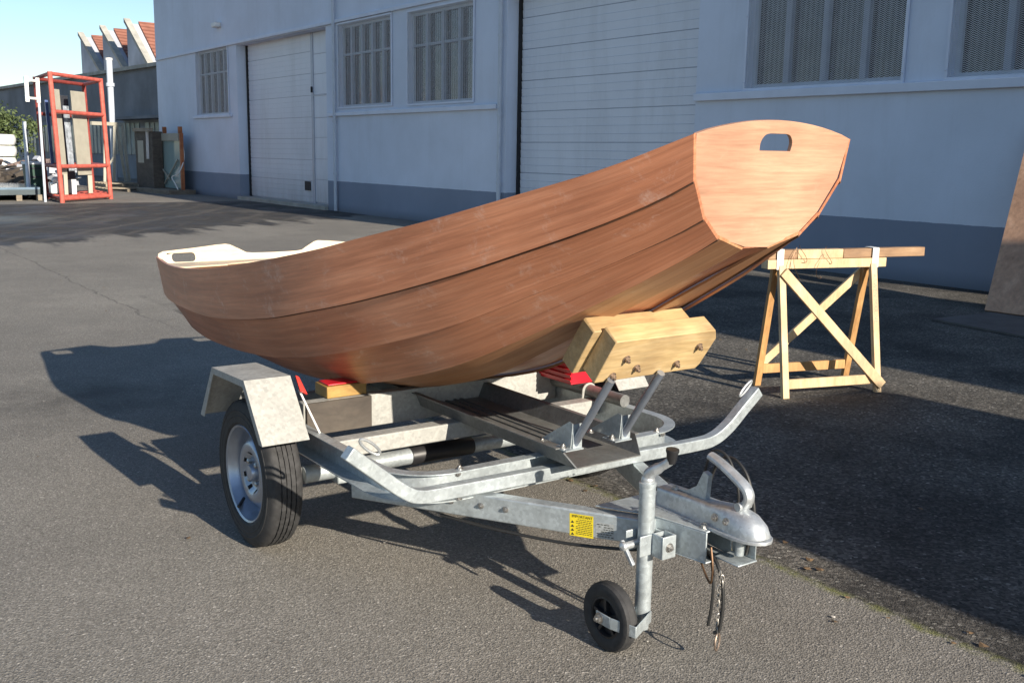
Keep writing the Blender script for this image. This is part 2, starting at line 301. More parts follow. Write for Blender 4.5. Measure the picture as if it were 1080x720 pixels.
# ------------------------------------------------------------------ mesh builder in yard coordinates
class MB:
    def __init__(s): s.v = []; s.f = []
    def add(s, vs, fs):
        n = len(s.v); s.v += [Vector(p) for p in vs]; s.f += [tuple(i + n for i in f) for f in fs]; return s
    def hexa(s, a, b):      # two quads (4 points each)
        return s.add(list(a) + list(b), [(3, 2, 1, 0), (4, 5, 6, 7), (0, 1, 5, 4), (1, 2, 6, 5), (2, 3, 7, 6), (3, 0, 4, 7)])
    def box(s, u0, u1, v0, v1, w0, w1):
        return s.hexa([(u0, v0, w0), (u1, v0, w0), (u1, v1, w0), (u0, v1, w0)], [(u0, v0, w1), (u1, v0, w1), (u1, v1, w1), (u0, v1, w1)])
    def bar(s, p0, p1, a, b, up=(0, 0, 1), off=(0, 0)):  # rectangular bar p0->p1, a across, b along 'up'
        p0, p1 = Vector(p0), Vector(p1); d = (p1 - p0).normalized(); up = Vector(up)
        x = d.cross(up).normalized(); y = x.cross(d).normalized()
        q = lambda p: [p + x * sx * a / 2 + y * sy * b / 2 + x * off[0] + y * off[1] for sx, sy in ((-1, -1), (1, -1), (1, 1), (-1, 1))]
        return s.hexa(q(p0), q(p1))
    def prism(s, poly, ext):     # planar polygon extruded by vector
        n = len(poly); poly = [Vector(p) for p in poly]; ext = Vector(ext)
        return s.add(poly + [p + ext for p in poly], [tuple(range(n))[::-1], tuple(range(n, 2 * n))] + [(i, (i + 1) % n, (i + 1) % n + n, i + n) for i in range(n)])
    def frames(s, pts, closed=False):
        pts = [Vector(p) for p in pts]; n = len(pts); out = []; ref = None
        for i in range(n):
            a = pts[i - 1] if (i > 0 or closed) else pts[i]; c = pts[(i + 1) % n] if (i < n - 1 or closed) else pts[i]
            t = (c - a).normalized()
            if ref is None:
                ref = t.cross(Vector((0, 0, 1)))
                if ref.length < 0.05: ref = t.cross(Vector((1, 0, 0)))
                ref.normalize()
            ref = (ref - t * ref.dot(t)).normalized()
            out.append((pts[i], ref, t.cross(ref).normalized()))
        return out
    def tube(s, pts, r, n=12, closed=False, flat=1.0, cap=True):
        fr = s.frames(pts, closed); rr = r if isinstance(r, (list, tuple)) else [r] * len(fr)
        vs = []
        for (p, x, y), ra in zip(fr, rr):
            for k in range(n):
                a = 2 * pi * k / n; vs.append(p + x * ra * cos(a) + y * ra * flat * sin(a))
        m = len(fr); fs = []
        for i in range(m if closed else m - 1):
            j = (i + 1) % m
            for k in range(n):
                l = (k + 1) % n; fs.append((i * n + k, i * n + l, j * n + l, j * n + k))
        if not closed and cap: fs += [tuple(range(n))[::-1], tuple(range((m - 1) * n, m * n))]
        return s.add(vs, fs)
    def sweep(s, path, prof, outward, closed_prof=True, flip=False):
        """prof: (out, up) points swept along path; outward(i) gives the outward unit vector"""
        path = [Vector(p) for p in path]; n = len(prof); vs = []
        for i, p in enumerate(path):
            o = Vector(outward(i))
            for a, c in prof: vs.append(p + o * a + Vector((0, 0, c)))
        fs = []
        for i in range(len(path) - 1):
            for k in range(n if closed_prof else n - 1):
                l = (k + 1) % n; fs.append((i * n + k, i * n + l, (i + 1) * n + l, (i + 1) * n + k))
        if closed_prof: fs += [tuple(range(n))[::-1], tuple(range((len(path) - 1) * n, len(path) * n))]
        return s.add(vs, fs)
    def lathe(s, c, axis, prof, n=32, ref=(0, 0, 1), mod=None):
        c = Vector(c); ax = Vector(axis).normalized(); x = Vector(ref); x = (x - ax * x.dot(ax)).normalized(); y = ax.cross(x)
        vs = []
        for j, (r, h) in enumerate(prof):
            for k in range(n):
                a = 2 * pi * k / n; rr = r + (mod(j, k) if mod else 0)
                vs.append(c + ax * h + (x * cos(a) + y * sin(a)) * rr)
        fs = []
        for j in range(len(prof) - 1):
            for k in range(n):
                l = (k + 1) % n; fs.append((j * n + k, j * n + l, (j + 1) * n + l, (j + 1) * n + k))
        ring_ = prof[0] == prof[-1]
        if prof[0][0] > 1e-5 and not ring_: fs.append(tuple(range(n))[::-1])
        if prof[-1][0] > 1e-5 and not ring_: fs.append(tuple(range((len(prof) - 1) * n, len(prof) * n)))
        return s.add(vs, fs)
    def cyl(s, p0, p1, r, n=16, r1=None):
        p0, p1 = Vector(p0), Vector(p1); d = p1 - p0; ref = (1, 0, 0) if abs(d.normalized().z) > 0.9 else (0, 0, 1)
        return s.lathe(p0, d, [(r, 0), (r if r1 is None else r1, d.length)], n, ref)
    def hexnut(s, p, axis, r=0.011, h=0.009):
        axis = Vector(axis).normalized(); p = Vector(p); ref = (1, 0, 0) if abs(axis.z) > 0.9 else (0, 0, 1)
        s.lathe(p, axis, [(r * 1.45, 0), (r * 1.45, 0.002)], 16, ref)
        s.lathe(p + axis * 0.002, axis, [(r, 0), (r, h)], 6, ref)
        return s.lathe(p + axis * h, axis, [(r * 0.5, 0), (r * 0.5, h * 0.9)], 10, ref)
    def plate(s, outer, holes, fn, ext):
        """2D outline with holes -> mapped by fn(a,b), extruded by ext(a,b) vector"""
        loops = [outer] + holes
        tri = geometry.tessellate_polygon([[Vector((a, b_, 0)) for a, b_ in lp] for lp in loops])
        flat = [p for lp in loops for p in lp]; n = len(flat)
        vs = [Vector(fn(*p)) for p in flat]; vs2 = [Vector(fn(*p)) + Vector(ext(*p)) for p in flat]
        fs = [tuple(t) for t in tri] + [tuple(i + n for i in reversed(t)) for t in tri]
        k = 0
        for lp in loops:
            m = len(lp)
            for i in range(m): fs.append((k + i, k + (i + 1) % m, k + (i + 1) % m + n, k + i + n))
            k += m
        return s.add(vs + vs2, fs)
    def islands(s):
        par = list(range(len(s.v)))
        def fd(i):
            while par[i] != i: par[i] = par[par[i]]; i = par[i]
            return i
        for f in s.f:
            for i in f[1:]: par[fd(i)] = fd(f[0])
        gr_ = {}
        for f in s.f: gr_.setdefault(fd(f[0]), []).append(f)
        out = []
        for fl_ in gr_.values():
            ids = sorted({i for f in fl_ for i in f}); mp = {i: k for k, i in enumerate(ids)}
            q = MB(); q.v = [s.v[i] for i in ids]; q.f = [tuple(mp[i] for i in f) for f in fl_]; out.append(q)
        return out
    def build(s, name, mat, parent=None, origin=None, bevel=0.0, smooth=32, mats=None, solid=True, split=False):
        if split:
            return [q.build(name, mat, parent, origin, bevel, smooth, None, solid) for q in s.islands()]
        o0 = Vector(parent['_o']) if parent is not None and '_o' in parent.keys() else Vector(origin or (0, 0, 0))
        me = bpy.data.meshes.new(name)
        me.from_pydata([(p.x - o0.x, -(p.y - o0.y), p.z - o0.z) for p in s.v], [], s.f)
        bm = bmesh.new(); bm.from_mesh(me)
        if solid: bmesh.ops.recalc_face_normals(bm, faces=bm.faces)
        bm.to_mesh(me); bm.free(); me.update()
        me.materials.append(MAT[mat])
        for p in me.polygons: p.use_smooth = True
        me.set_sharp_from_angle(angle=radians(smooth))
        ob = bpy.data.objects.new(name, me); COL.objects.link(ob)
        if parent is not None:
            ob.parent = parent; ob['_o'] = tuple(o0)
        else:
            ob.location = W(*o0); ob.rotation_euler = (0, 0, ROT); ob['_o'] = tuple(o0)
        if bevel:
            md = ob.modifiers.new('bevel', 'BEVEL'); md.width = bevel; md.segments = 2; md.limit_method = 'ANGLE'; md.angle_limit = radians(40); md.harden_normals = False
        return ob

class BL(MB):                                # every bolt its own object
    def __init__(s): s.items = []
    def hexnut(s, *a):
        q = MB(); q.hexnut(*a); s.items.append(q); return s
    def build(s, name, mat, parent, **k): return [q.build(name, mat, parent, **k) for q in s.items]

def thing(name, label, cat, o=(0, 0, 0), group=None):
    e = bpy.data.objects.new(name, None); COL.objects.link(e); e.empty_display_size = 0.2
    e.location = W(*o); e.rotation_euler = (0, 0, ROT); e['_o'] = tuple(o)
    e['label'] = label; e['category'] = cat
    if group: e['group'] = group
    return e
def tag(o, label, cat, group=None):
    o['label'] = label; o['category'] = cat
    if group: o['group'] = group
    return o
def struct(o): o['kind'] = 'structure'; return o
def part_of(part, sub):                      # the sub-part hangs on a part that sits at its thing's origin
    for q in (sub if isinstance(sub, list) else [sub]): q.parent = part
    return sub
def arc2(cx_, cy_, r, a0, a1, n): return [(cx_ + r * cos(a0 + (a1 - a0) * i / n), cy_ + r * sin(a0 + (a1 - a0) * i / n)) for i in range(n + 1)]
def rrect(cx_, cy_, w, h, r, n=5):
    out = []
    for sx_, sy_, a in ((1, 1, 0), (-1, 1, pi / 2), (-1, -1, pi), (1, -1, 3 * pi / 2)):
        out += arc2(cx_ + sx_ * (w / 2 - r), cy_ + sy_ * (h / 2 - r), r, a, a + pi / 2, n)
    return out
def catmull(pts, n=8):
    pts = [Vector(p) for p in pts]; P = [pts[0] * 2 - pts[1]] + pts + [pts[-1] * 2 - pts[-2]]; out = []
    for i in range(1, len(P) - 2):
        for k in range(n):
            t = k / n; a, b_, c_, d_ = P[i - 1], P[i], P[i + 1], P[i + 2]
            out.append(0.5 * ((2 * b_) + (c_ - a) * t + (2 * a - 5 * b_ + 4 * c_ - d_) * t * t + (3 * b_ - a - 3 * c_ + d_) * t ** 3))
    out.append(pts[-1]); return out
def text_mesh(txt, size, fn, name, mat, parent, spacing=1.0):
    cu = bpy.data.curves.new('txt', 'FONT'); cu.body = txt; cu.size = size; cu.align_x = 'CENTER'; cu.align_y = 'CENTER'; cu.space_character = spacing
    cu.resolution_u = 3
    to = bpy.data.objects.new('txt', cu); COL.objects.link(to)
    dg = bpy.context.evaluated_depsgraph_get(); me = bpy.data.meshes.new_from_object(to.evaluated_get(dg))
    mb = MB(); mb.add([fn(v_.co.x, v_.co.y) for v_ in me.vertices], [tuple(p.vertices) for p in me.polygons])
    bpy.data.objects.remove(to); bpy.data.curves.remove(cu); bpy.data.meshes.remove(me)
    return mb.build(name, mat, parent, solid=False)

# ------------------------------------------------------------------ ground
g = MB()
g.add([(-420, -400, 0), (160, -400, 0), (160, 200, 0), (-420, 200, 0)], [(0, 1, 2, 3)])
gr = g.build('yard_ground', 'asphalt'); struct(gr)
for p in gr.data.polygons:
    if p.normal.z < 0: gr.data.flip_normals(); break

random.seed(31)
simple('leaf_litter', (0.16, 0.10, 0.05), 0.8, 0, 0.7, 0.7); simple('pale_grit', (0.5, 0.47, 0.42), 0.8, 0, 0.3, 1.0)
def litter(name, mat, label_kind, spots, smin, smax):
    m_ = MB()
    for u_, v_ in spots:
        r = random.uniform(smin, smax); a0 = random.uniform(0, 6.28); k = 6; z = 0.004
        ps_ = [(u_ + r * (1 if i % 2 else 0.55) * cos(a0 + i * 2 * pi / k), v_ + r * 0.6 * sin(a0 + i * 2 * pi / k), z + random.uniform(0, r * 0.35)) for i in range(k)]
        n0 = len(m_.v); m_.add(ps_ + [(u_, v_, z + r * 0.3)], [(i, (i + 1) % k, k) for i in range(k)])
    o_ = m_.build(name, mat, None, (0, 0, 0), solid=False, smooth=10); o_['kind'] = 'stuff'; o_['label'] = label_kind; o_['category'] = 'litter'
sp_ = [(random.uniform(-26, -12), random.uniform(-8.6, -0.5)) for _ in range(90)] + [(random.uniform(-24, 0), -9.05 + abs(random.gauss(0, 0.18))) for _ in range(260)] + [(random.uniform(-5, 2.4), -0.72 + random.gauss(0, 0.09)) for _ in range(70)] + [(random.uniform(-9, 3), random.uniform(-8, 1.6)) for _ in range(60)]
litter('leaf_litter', 'leaf_litter', 'small dry leaves scattered over the asphalt and along the warehouse wall', sp_, 0.008, 0.024)
sp_ = [(random.uniform(-20, 3), random.uniform(-8, 2.2)) for _ in range(120)] + [(random.uniform(-26, -15), random.uniform(-8, 0)) for _ in range(40)]
litter('stone_grit', 'pale_grit', 'pale grit and crumbs scattered over the asphalt', sp_, 0.004, 0.011)

# ------------------------------------------------------------------ warehouse facade, plane v = VF, s runs away from the camera
VF = -9.095; U0 = -2.844
def S(s, z, out=0.0): return (U0 - s, VF + out, z)
wh = thing('warehouse', 'long pale blue-grey rendered warehouse with roller doors and grilled windows', 'building', (U0, VF, 0))
ZT = 8.2; S0, S1 = -4.0, 31.2
wins = [(24.15, 26.95, 2.52, 4.47, 5, 0), (14.1, 16.7, 2.5, 4.40, 5, 1), (10.81, 13.34, 2.48, 4.36, 4, 2), (1.32, 3.78, 2.42, 4.36, 4, 3), (-1.9, 0.68, 2.42, 4.36, 4, 4)]
doors = [(17.42, 23.45, 0.0, 4.45, 0.33), (4.77, 9.68, 0.0, 4.40, 0.30)]
holes = [(a, b_, c_, d_, 0.14) for a, b_, c_, d_, _, _ in wins] + doors
ss = sorted({S0, S1} | {h[0] for h in holes} | {h[1] for h in holes}); zs = sorted({0.0, ZT} | {h[2] for h in holes} | {h[3] for h in holes})
mb = MB()
for i in range(len(ss) - 1):
    for j in range(len(zs) - 1):
        sc_, zc_ = (ss[i] + ss[i + 1]) / 2, (zs[j] + zs[j + 1]) / 2
        if any(h[0] < sc_ < h[1] and h[2] < zc_ < h[3] for h in holes): continue
        mb.add([S(ss[i], zs[j]), S(ss[i + 1], zs[j]), S(ss[i + 1], zs[j + 1]), S(ss[i], zs[j + 1])], [(0, 1, 2, 3)])
for a, b_, c_, d_, dp in holes:
    for p, q in (((a, c_), (a, d_)), ((a, d_), (b_, d_)), ((b_, d_), (b_, c_))) + ((((b_, c_), (a, c_)),) if c_ > 0 else ()):
        mb.add([S(p[0], p[1]), S(q[0], q[1]), S(q[0], q[1], -dp - 0.1), S(p[0], p[1], -dp - 0.1)], [(0, 1, 2, 3)])
# closing body
mb.add([S(S1, 0), S(S1, ZT), S(S1, ZT, -14), S(S1, 0, -14)], [(0, 1, 2, 3)])
mb.add([S(S0, 0), S(S0, ZT), S(S0, ZT, -14), S(S0, 0, -14)], [(0, 1, 2, 3)])
mb.add([S(S0, ZT), S(S1, ZT), S(S1, ZT, -14), S(S0, ZT, -14)], [(0, 1, 2, 3)])
mb.add([S(S0, 0, -14), S(S1, 0, -14), S(S1, ZT, -14), S(S0, ZT, -14)], [(0, 1, 2, 3)])
wall = mb.build('wall', 'facade_paint', wh, solid=False)
mb = MB(); mb.box(U0 - S1 + 0.01, U0 - S0 - 0.01, VF - 0.62, VF - 0.60, 0.01, ZT - 0.01); mb.build('inner_wall', 'gasket', wh)
# ledges
def ledge(s0, s1, z0, z1, out, name='ledge'):
    m_ = MB(); a, b_ = S(s1, z0, 0.002), S(s0, z1, out)
    m_.hexa([(a[0], a[1], z0), (b_[0], a[1], z0), (b_[0], b_[1], z0), (a[0], b_[1], z0)],
            [(a[0], a[1], z1), (b_[0], a[1], z1), (b_[0], b_[1], z1 - 0.012), (a[0], b_[1], z1 - 0.012)])
    return m_.build(name, 'trim_paint', wh, bevel=0.006)
ledge(9.93, 17.3, 2.30, 2.40, 0.07, 'sill'); ledge(-4, 4.76, 2.28, 2.40, 0.07, 'sill'); ledge(23.9, 27.3, 2.42, 2.50, 0.07, 'sill')
ledge(9.7, 31.1, 4.47, 4.56, 0.06, 'ledge')
# windows: frame + mullions + glass + expanded metal grille
for a, b_, z0, z1, nm, k in wins:
    fr = MB(); d0, d1 = -0.14, -0.09
    def sb(m_, s0, s1, q0, q1, o0, o1): m_.box(U0 - s1, U0 - s0, VF + o0, VF + o1, q0, q1)
    sb(fr, a + .001, a + 0.06, z0 + .001, z1 - .001, d0, d1); sb(fr, b_ - 0.06, b_ - .001, z0 + .001, z1 - .001, d0, d1); sb(fr, a + 0.06, b_ - 0.06, z0 + .001, z0 + 0.06, d0, d1); sb(fr, a + 0.06, b_ - 0.06, z1 - 0.06, z1 - .001, d0, d1)
    fo = fr.build('window', 'white_pipe', wh)
    mu = MB()
    for i in range(1, nm):
        x = a + (b_ - a) * i / nm; sb(mu, x - 0.045, x + 0.045, z0 + 0.06, z1 - 0.06, d0, d1 + 0.02)
    if k < 3: sb(mu, a + 0.06, b_ - 0.06, z0 + (z1 - z0) * 0.63, z0 + (z1 - z0) * 0.63 + 0.05, d0, d1 + 0.012)
    part_of(fo, mu.build('mullion', 'window_bar', fo, split=True))
    gl = MB(); sb(gl, a + 0.02, b_ - 0.02, z0 + 0.02, z1 - 0.02, d0 - 0.03, d0 - 0.02); part_of(fo, gl.build('glass', 'window_glass', fo))
    # grille
    ov = 0.05; A0, A1, B0, B1 = a - ov, b_ + ov, z0 - ov + 0.02, z1 + ov
    gf = MB(); t = 0.035
    sb(gf, A0, A0 + t, B0, B1, 0.012, 0.035); sb(gf, A1 - t, A1, B0, B1, 0.012, 0.035); sb(gf, A0 + t, A1 - t, B0, B0 + t, 0.012, 0.035); sb(gf, A0 + t, A1 - t, B1 - t, B1, 0.012, 0.035)
    for sx_ in (A0 + 0.017, A1 - 0.017):
        for zz in (B0 + 0.12, (B0 + B1) / 2, B1 - 0.12): gf.lathe(S(sx_, zz, 0.035), (0, 1, 0), [(0.014, 0), (0.008, 0.012), (0, 0.014)], 8)
    part_of(fo, gf.build('grille_frame', 'trim_paint', fo))
    ms = MB(); cw, chh = 0.078, 0.046; i0 = int((A1 - A0 - 2 * t) / cw); j0 = int((B1 - B0 - 2 * t) / chh)
    cw = (A1 - A0 - 2 * t) / i0; chh = (B1 - B0 - 2 * t) / j0; sw = 0.0072
    for j in range(j0):       # each row: zigzag ribbon up and its mirror
        zz = B0 + t + j * chh
        for mir in (0, 1):
            pts = []
            for i in range(2 * i0 + 1):
                hi = (i % 2) ^ mir
                pts.append((A0 + t + i * cw / 2, zz + (chh * 0.5 if hi else 0.0) + (chh * 0.5 if mir else 0) * 0))
            if mir: pts = [(x, zz + (chh if y == zz else chh * 0.5)) for x, y in pts]; 
            vs = []
            for x, y in pts: vs += [S(x, y - sw / 2, 0.022), S(x, y + sw / 2, 0.024)]
            ms.add(vs, [(2 * q_, 2 * q_ + 2, 2 * q_ + 3, 2 * q_ + 1) for q_ in range(len(pts) - 1)])
    part_of(fo, ms.build('grille_mesh', 'grille_metal', fo, solid=False))
# roller doors
for di, (a, b_, z0, z1, dp) in enumerate(doors):
    base_z = 0.12 if di == 0 else 0.0
    dr = MB(); n = 8; hgt = (z1 + 0.1 - base_z) / n; p_end = 18.98 if di == 0 else a
    for i in range(n):
        q0 = base_z + i * hgt + 0.006; q1 = base_z + (i + 1) * hgt - 0.006
        for j in range(4):   # ribs pressed in every section
            r0 = q0 + (q1 - q0) * j / 4; r1 = q0 + (q1 - q0) * (j + 1) / 4
            dr.hexa([S(b_ - 0.08, r0, -dp - 0.05), S(p_end, r0, -dp - 0.05), S(p_end, r0, -dp + 0.002), S(b_ - 0.08, r0, -dp + 0.002)],
                    [S(b_ - 0.08, r1, -dp - 0.05), S(p_end, r1, -dp - 0.05), S(p_end, r1 - 0.004, -dp + 0.011), S(b_ - 0.08, r1 - 0.004, -dp + 0.011)])
    do = dr.build('roller_door', 'door_panel', wh, smooth=10)
    bk = MB(); bk.box(U0 - b_ + 0.001, U0 - a - 0.001, VF - dp - 0.09, VF - dp - 0.012, 0.004, z1 - 0.002); part_of(do, bk.build('door_backing', 'door_frame', do))
    sl = MB()
    for x in (b_ - 0.075,): sl.box(U0 - b_ + 0.004, U0 - x, VF - dp - 0.01, VF - dp + 0.05, 0.0, z1)
    part_of(do, sl.build('door_gasket', 'gasket', do))
    if di == 0:
        pd = MB()
        for q0, q1 in ((0.14, 0.72), (0.73, 1.25), (1.26, 1.8), (1.81, 2.3), (2.31, 2.86), (2.9, 3.4), (3.41, 3.9), (3.91, 4.44)):
            pd.box(U0 - 18.85, U0 - a, VF - dp - 0.01, VF - dp + 0.012, q0, q1)
        pdo = pd.build('side_door', 'door_panel', wh)
        fr = MB(); fr.box(U0 - 18.98, U0 - 18.85, VF - dp - 0.01, VF - dp + 0.03, 0.1, z1); fr.box(U0 - 18.85, U0 - a, VF - dp - .005, VF - dp + 0.024, 2.86, 2.90)
        part_of(pdo, fr.build('door_post', 'door_frame', pdo))
        hd = MB(); hd.box(U0 - 18.89, U0 - 18.93, VF - dp + 0.03, VF - dp + 0.07, 2.95, 3.1); part_of(pdo, hd.build('door_latch', 'gasket', pdo))
        vt = MB(); vt.box(U0 - 19.50, U0 - 19.15, VF - dp + 0.013, VF - dp + 0.03, 0.42, 0.66); part_of(do, vt.build('vent', 'gasket', do))
        th = MB(); th.box(U0 - b_ + .003, U0 - a - .003, VF - dp, VF + 0.1, 0.0, 0.10); th.build('threshold', 'coping', wh)
# downpipes
for s_ in (16.85, 9.80):
    dpm = MB(); dpm.cyl(S(s_, 0.02, 0.07), S(s_, ZT - 0.1, 0.07), 0.042, 14)
    for zz in (0.9, 2.15, 3.6, 5.2): dpm.cyl(S(s_, zz, 0.07), S(s_, zz + 0.05, 0.07), 0.052, 14)
    dpm.build('downpipe', 'white_pipe', wh)
lm = MB(); lm.box(U0 - 25.0, U0 - 24.6, VF + 0.003, VF + 0.18, 5.05, 5.2); lm.build('wall_lamp', 'white_paint', wh, bevel=0.03)
rf = MB(); rf.box(U0 - S1 - 0.1, U0 - S0 + 0.1, VF - 14.1, VF + 0.12, ZT + 0.003, ZT + 0.16); rf.build('roof', 'coping', wh)

# ------------------------------------------------------------------ two unseen blocks added out of frame to cast shade across the yard
def caster(name, label, u0, v0, v1, h, len_, cham):
    t_ = thing(name, label, 'caster', (u0, (v0 + v1) / 2, 0))
    m_ = MB(); m_.prism([(u0, v0, 0), (u0, v1, 0), (u0, v1, h - cham), (u0, v1 - cham * 1.2, h), (u0, v0, h)], (len_, 0, 0)); m_.build('wall', 'caster_wall', t_, bevel=0.01)
    m_ = MB(); m_.box(u0 - 0.03, u0 - 0.002, (v0 + v1) / 2 - 0.5, (v0 + v1) / 2 + 0.4, 0.05, 2.1); m_.build('door', 'white_paint', t_)  # door of the added unseen block
    m_ = MB(); m_.box(u0 + 0.05, u0 + len_, v0 + 0.05, v1 - cham * 1.2 - 0.02, h + 0.002, h + 0.08); m_.build('roof', 'caster_roof', t_)
caster('shade_caster_low', 'low grey block added unseen behind the camera to shade the yard', 6.6, -4.05, -1.32, 2.62, 5.0, 0.35)
caster('shade_caster_tall', 'tall grey block added unseen beside the warehouse to shade the yard', 5.6, -8.62, -4.95, 4.15, 6.0, 0.3)

# ------------------------------------------------------------------ trailer
TR = thing('boat_trailer', 'galvanised single-axle boat trailer with coupling, jockey wheel and angled mudguards', 'trailer', (0, 0, 0))
# U-frame, C channel opening outwards
def uframe():
    vo, uf, rc = 0.61, 0.825, 0.17; path = [(-0.40, vo)]
    path += [(0.0, vo), (0.2, vo)]
    path += arc2(uf - rc, vo - rc, rc, pi / 2, 0, 10)
    path += arc2(uf - rc, -(vo - rc), rc, 0, -pi / 2, 10)
    path += [(0.2, -vo), (0.0, -vo), (-0.40, -vo)]
    return path
pth = uframe()
nrm = []
for i, p in enumerate(pth):
    a = Vector(pth[max(i - 1, 0)]); c_ = Vector(pth[min(i + 1, len(pth) - 1)]); t_ = (c_ - a).normalized(); nrm.append(Vector((-t_.y, t_.x, 0)))
if nrm[0].y < 0: nrm = [-q_ for q_ in nrm]
zb, zt, fl, th_ = 0.362, 0.452, 0.042, 0.004
prof = [(0, zb), (fl + 0.018, zb), (fl + 0.018, zb + th_), (th_, zb + th_), (th_, zt - th_), (fl, zt - th_), (fl, zt), (0, zt)]
fm = MB(); fm.sweep([(p[0], p[1], 0) for p in pth], prof, lambda i: nrm[i])
fm.box(-0.44, -0.401, -0.64, 0.64, 0.362, 0.452)
fm.build('frame', 'galvanised', TR, smooth=40)
bl = BL()
for v_ in (0.42, -0.02, -0.50):
    bl.hexnut((0.83, v_, 0.434), (1, 0, 0), 0.008, 0.006); bl.hexnut((0.885, v_ + 0.03, 0.367), (0, 0, 1), 0.008, 0.006)
for v_ in (0.25, -0.30): bl.hexnut((0.875, v_, 0.367), (0, 0, 1), 0.008, 0.006)
for v_ in (0.40, -0.48): bl.hexnut((0.84, v_ + 0.02, 0.452), (0, 0, 1), 0.009, 0.007)
bl.build('bolt', 'steel_bolt', TR)
# cross members
c1 = MB(); c1.box(0.262, 0.33, -0.607, 0.607, 0.385, 0.449); c1.build('cross_member', 'galvanised_pale', TR, bevel=0.005)
bd = MB(); bd.box(0.0315, 0.046, 0.325, 0.600, 0.400, 0.5255); bd.build('beam_shade', 'dark_board', TR, bevel=0.002)  # dark sheet standing in for shade on the tall cross member
c2 = MB(); c2.box(-0.02, 0.03, -0.607, 0.607, 0.395, 0.525); c2.build('cross_member', 'galvanised_pale', TR, bevel=0.004)
c3 = MB(); c3.box(-0.30, -0.25, -0.607, 0.607, 0.385, 0.449); c3.build('cross_member', 'galvanised_pale', TR, bevel=0.005)
# light bar with turned-up ends
lb = catmull([(0.90, 0.855, 0.592), (0.90, 0.76, 0.513), (0.90, 0.67, 0.441), (0.90, 0.61, 0.413), (0.90, 0.50, 0.408), (0.90, 0.1, 0.402), (0.90, -0.3, 0.397), (0.90, -0.60, 0.392), (0.90, -0.70, 0.400), (0.90, -0.78, 0.437), (0.90, -0.86, 0.500), (0.90, -0.94, 0.562)], 6)
m_ = MB(); hw, hh_ = 0.020, 0.022
vs = []
for i, p in enumerate(lb):
    a = lb[max(i - 1, 0)]; c_ = lb[min(i + 1, len(lb) - 1)]; t_ = (c_ - a).normalized(); up_ = Vector((1, 0, 0)).cross(t_).normalized()
    for sx_, sy_ in ((-1, -1), (1, -1), (1, 1), (-1, 1)): vs.append(p + Vector((1, 0, 0)) * sx_ * hw + up_ * sy_ * hh_)
fs = []
for i in range(len(lb) - 1):
    for k in range(4): fs.append((i * 4 + k, i * 4 + (k + 1) % 4, i * 4 + 4 + (k + 1) % 4, i * 4 + 4 + k))
fs += [(0, 1, 2, 3), tuple(range(len(vs) - 4, len(vs)))]
m_.add(vs, fs); m_.build('front_bar', 'galvanised', TR, bevel=0.003, smooth=40)
for (va, wa, vb, wb) in ((0.835, 0.600, 0.765, 0.542), (-0.925, 0.578, -0.86, 0.526)):
    dv = Vector((0, vb - va, wb - wa)); n_ = Vector((0, -(wb - wa), (vb - va))).normalized(); n_ = n_ if n_.z > 0 else -n_
    lp = [];
    for k in range(20):
        a = 2 * pi * k / 20; ce = Vector((0.90, (va + vb) / 2, (wa + wb) / 2)) + n_ * 0.034
        lp.append(ce + dv.normalized() * cos(a) * 0.042 + (n_ * 0.95 + Vector((0.3, 0, 0))) * sin(a) * 0.0125)
    m_ = MB(); m_.tube(lp, 0.0048, 8, closed=True); m_.build('lashing_loop', 'zinc', TR)
# central rail (trough)
RC = -0.05
m_ = MB(); u0, u1 = -0.42, 0.985; hb, ht, wb, wt = 0.140, 0.166, 0.4535, 0.512; t_ = 0.004
prof = [(-ht - 0.02, wt), (-ht, wt), (-hb, wb), (hb, wb), (ht, wt), (ht + 0.02, wt)]
inn = [(ht + 0.02, wt - t_), (ht + 0.003, wt - t_), (hb + 0.003, wb - t_), (-hb - 0.003, wb - t_), (-ht - 0.003, wt - t_), (-ht - 0.02, wt - t_)]
pl = prof + inn
n = len(pl); vs = [(u0, RC + a, b_) for a, b_ in pl] + [(u1 + (0.06 if abs(b_ - wb) < 0.006 else 0.0), RC + a, b_) for a, b_ in pl]
fs = [(i, (i + 1) % n, (i + 1) % n + n, i + n) for i in range(n)]
for e in (0, n):
    fs += [(e + 0, e + 1, e + n - 2, e + n - 1), (e + 1, e + 2, e + n - 3, e + n - 2), (e + 2, e + 3, e + n - 4, e + n - 3), (e + 3, e + 4, e + n - 5, e + n - 4), (e + 4, e + 5, e + n - 6, e + n - 5)]
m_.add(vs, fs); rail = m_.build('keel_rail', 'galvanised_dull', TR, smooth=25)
m_ = MB()
for dv in (-0.05, -0.02, 0.02, 0.05): m_.box(-0.40, 0.72, RC + dv - 0.006, RC + dv + 0.006, wb, wb + 0.006)
part_of(rail, m_.build('rail_rib', 'galvanised_dull', rail, split=True))
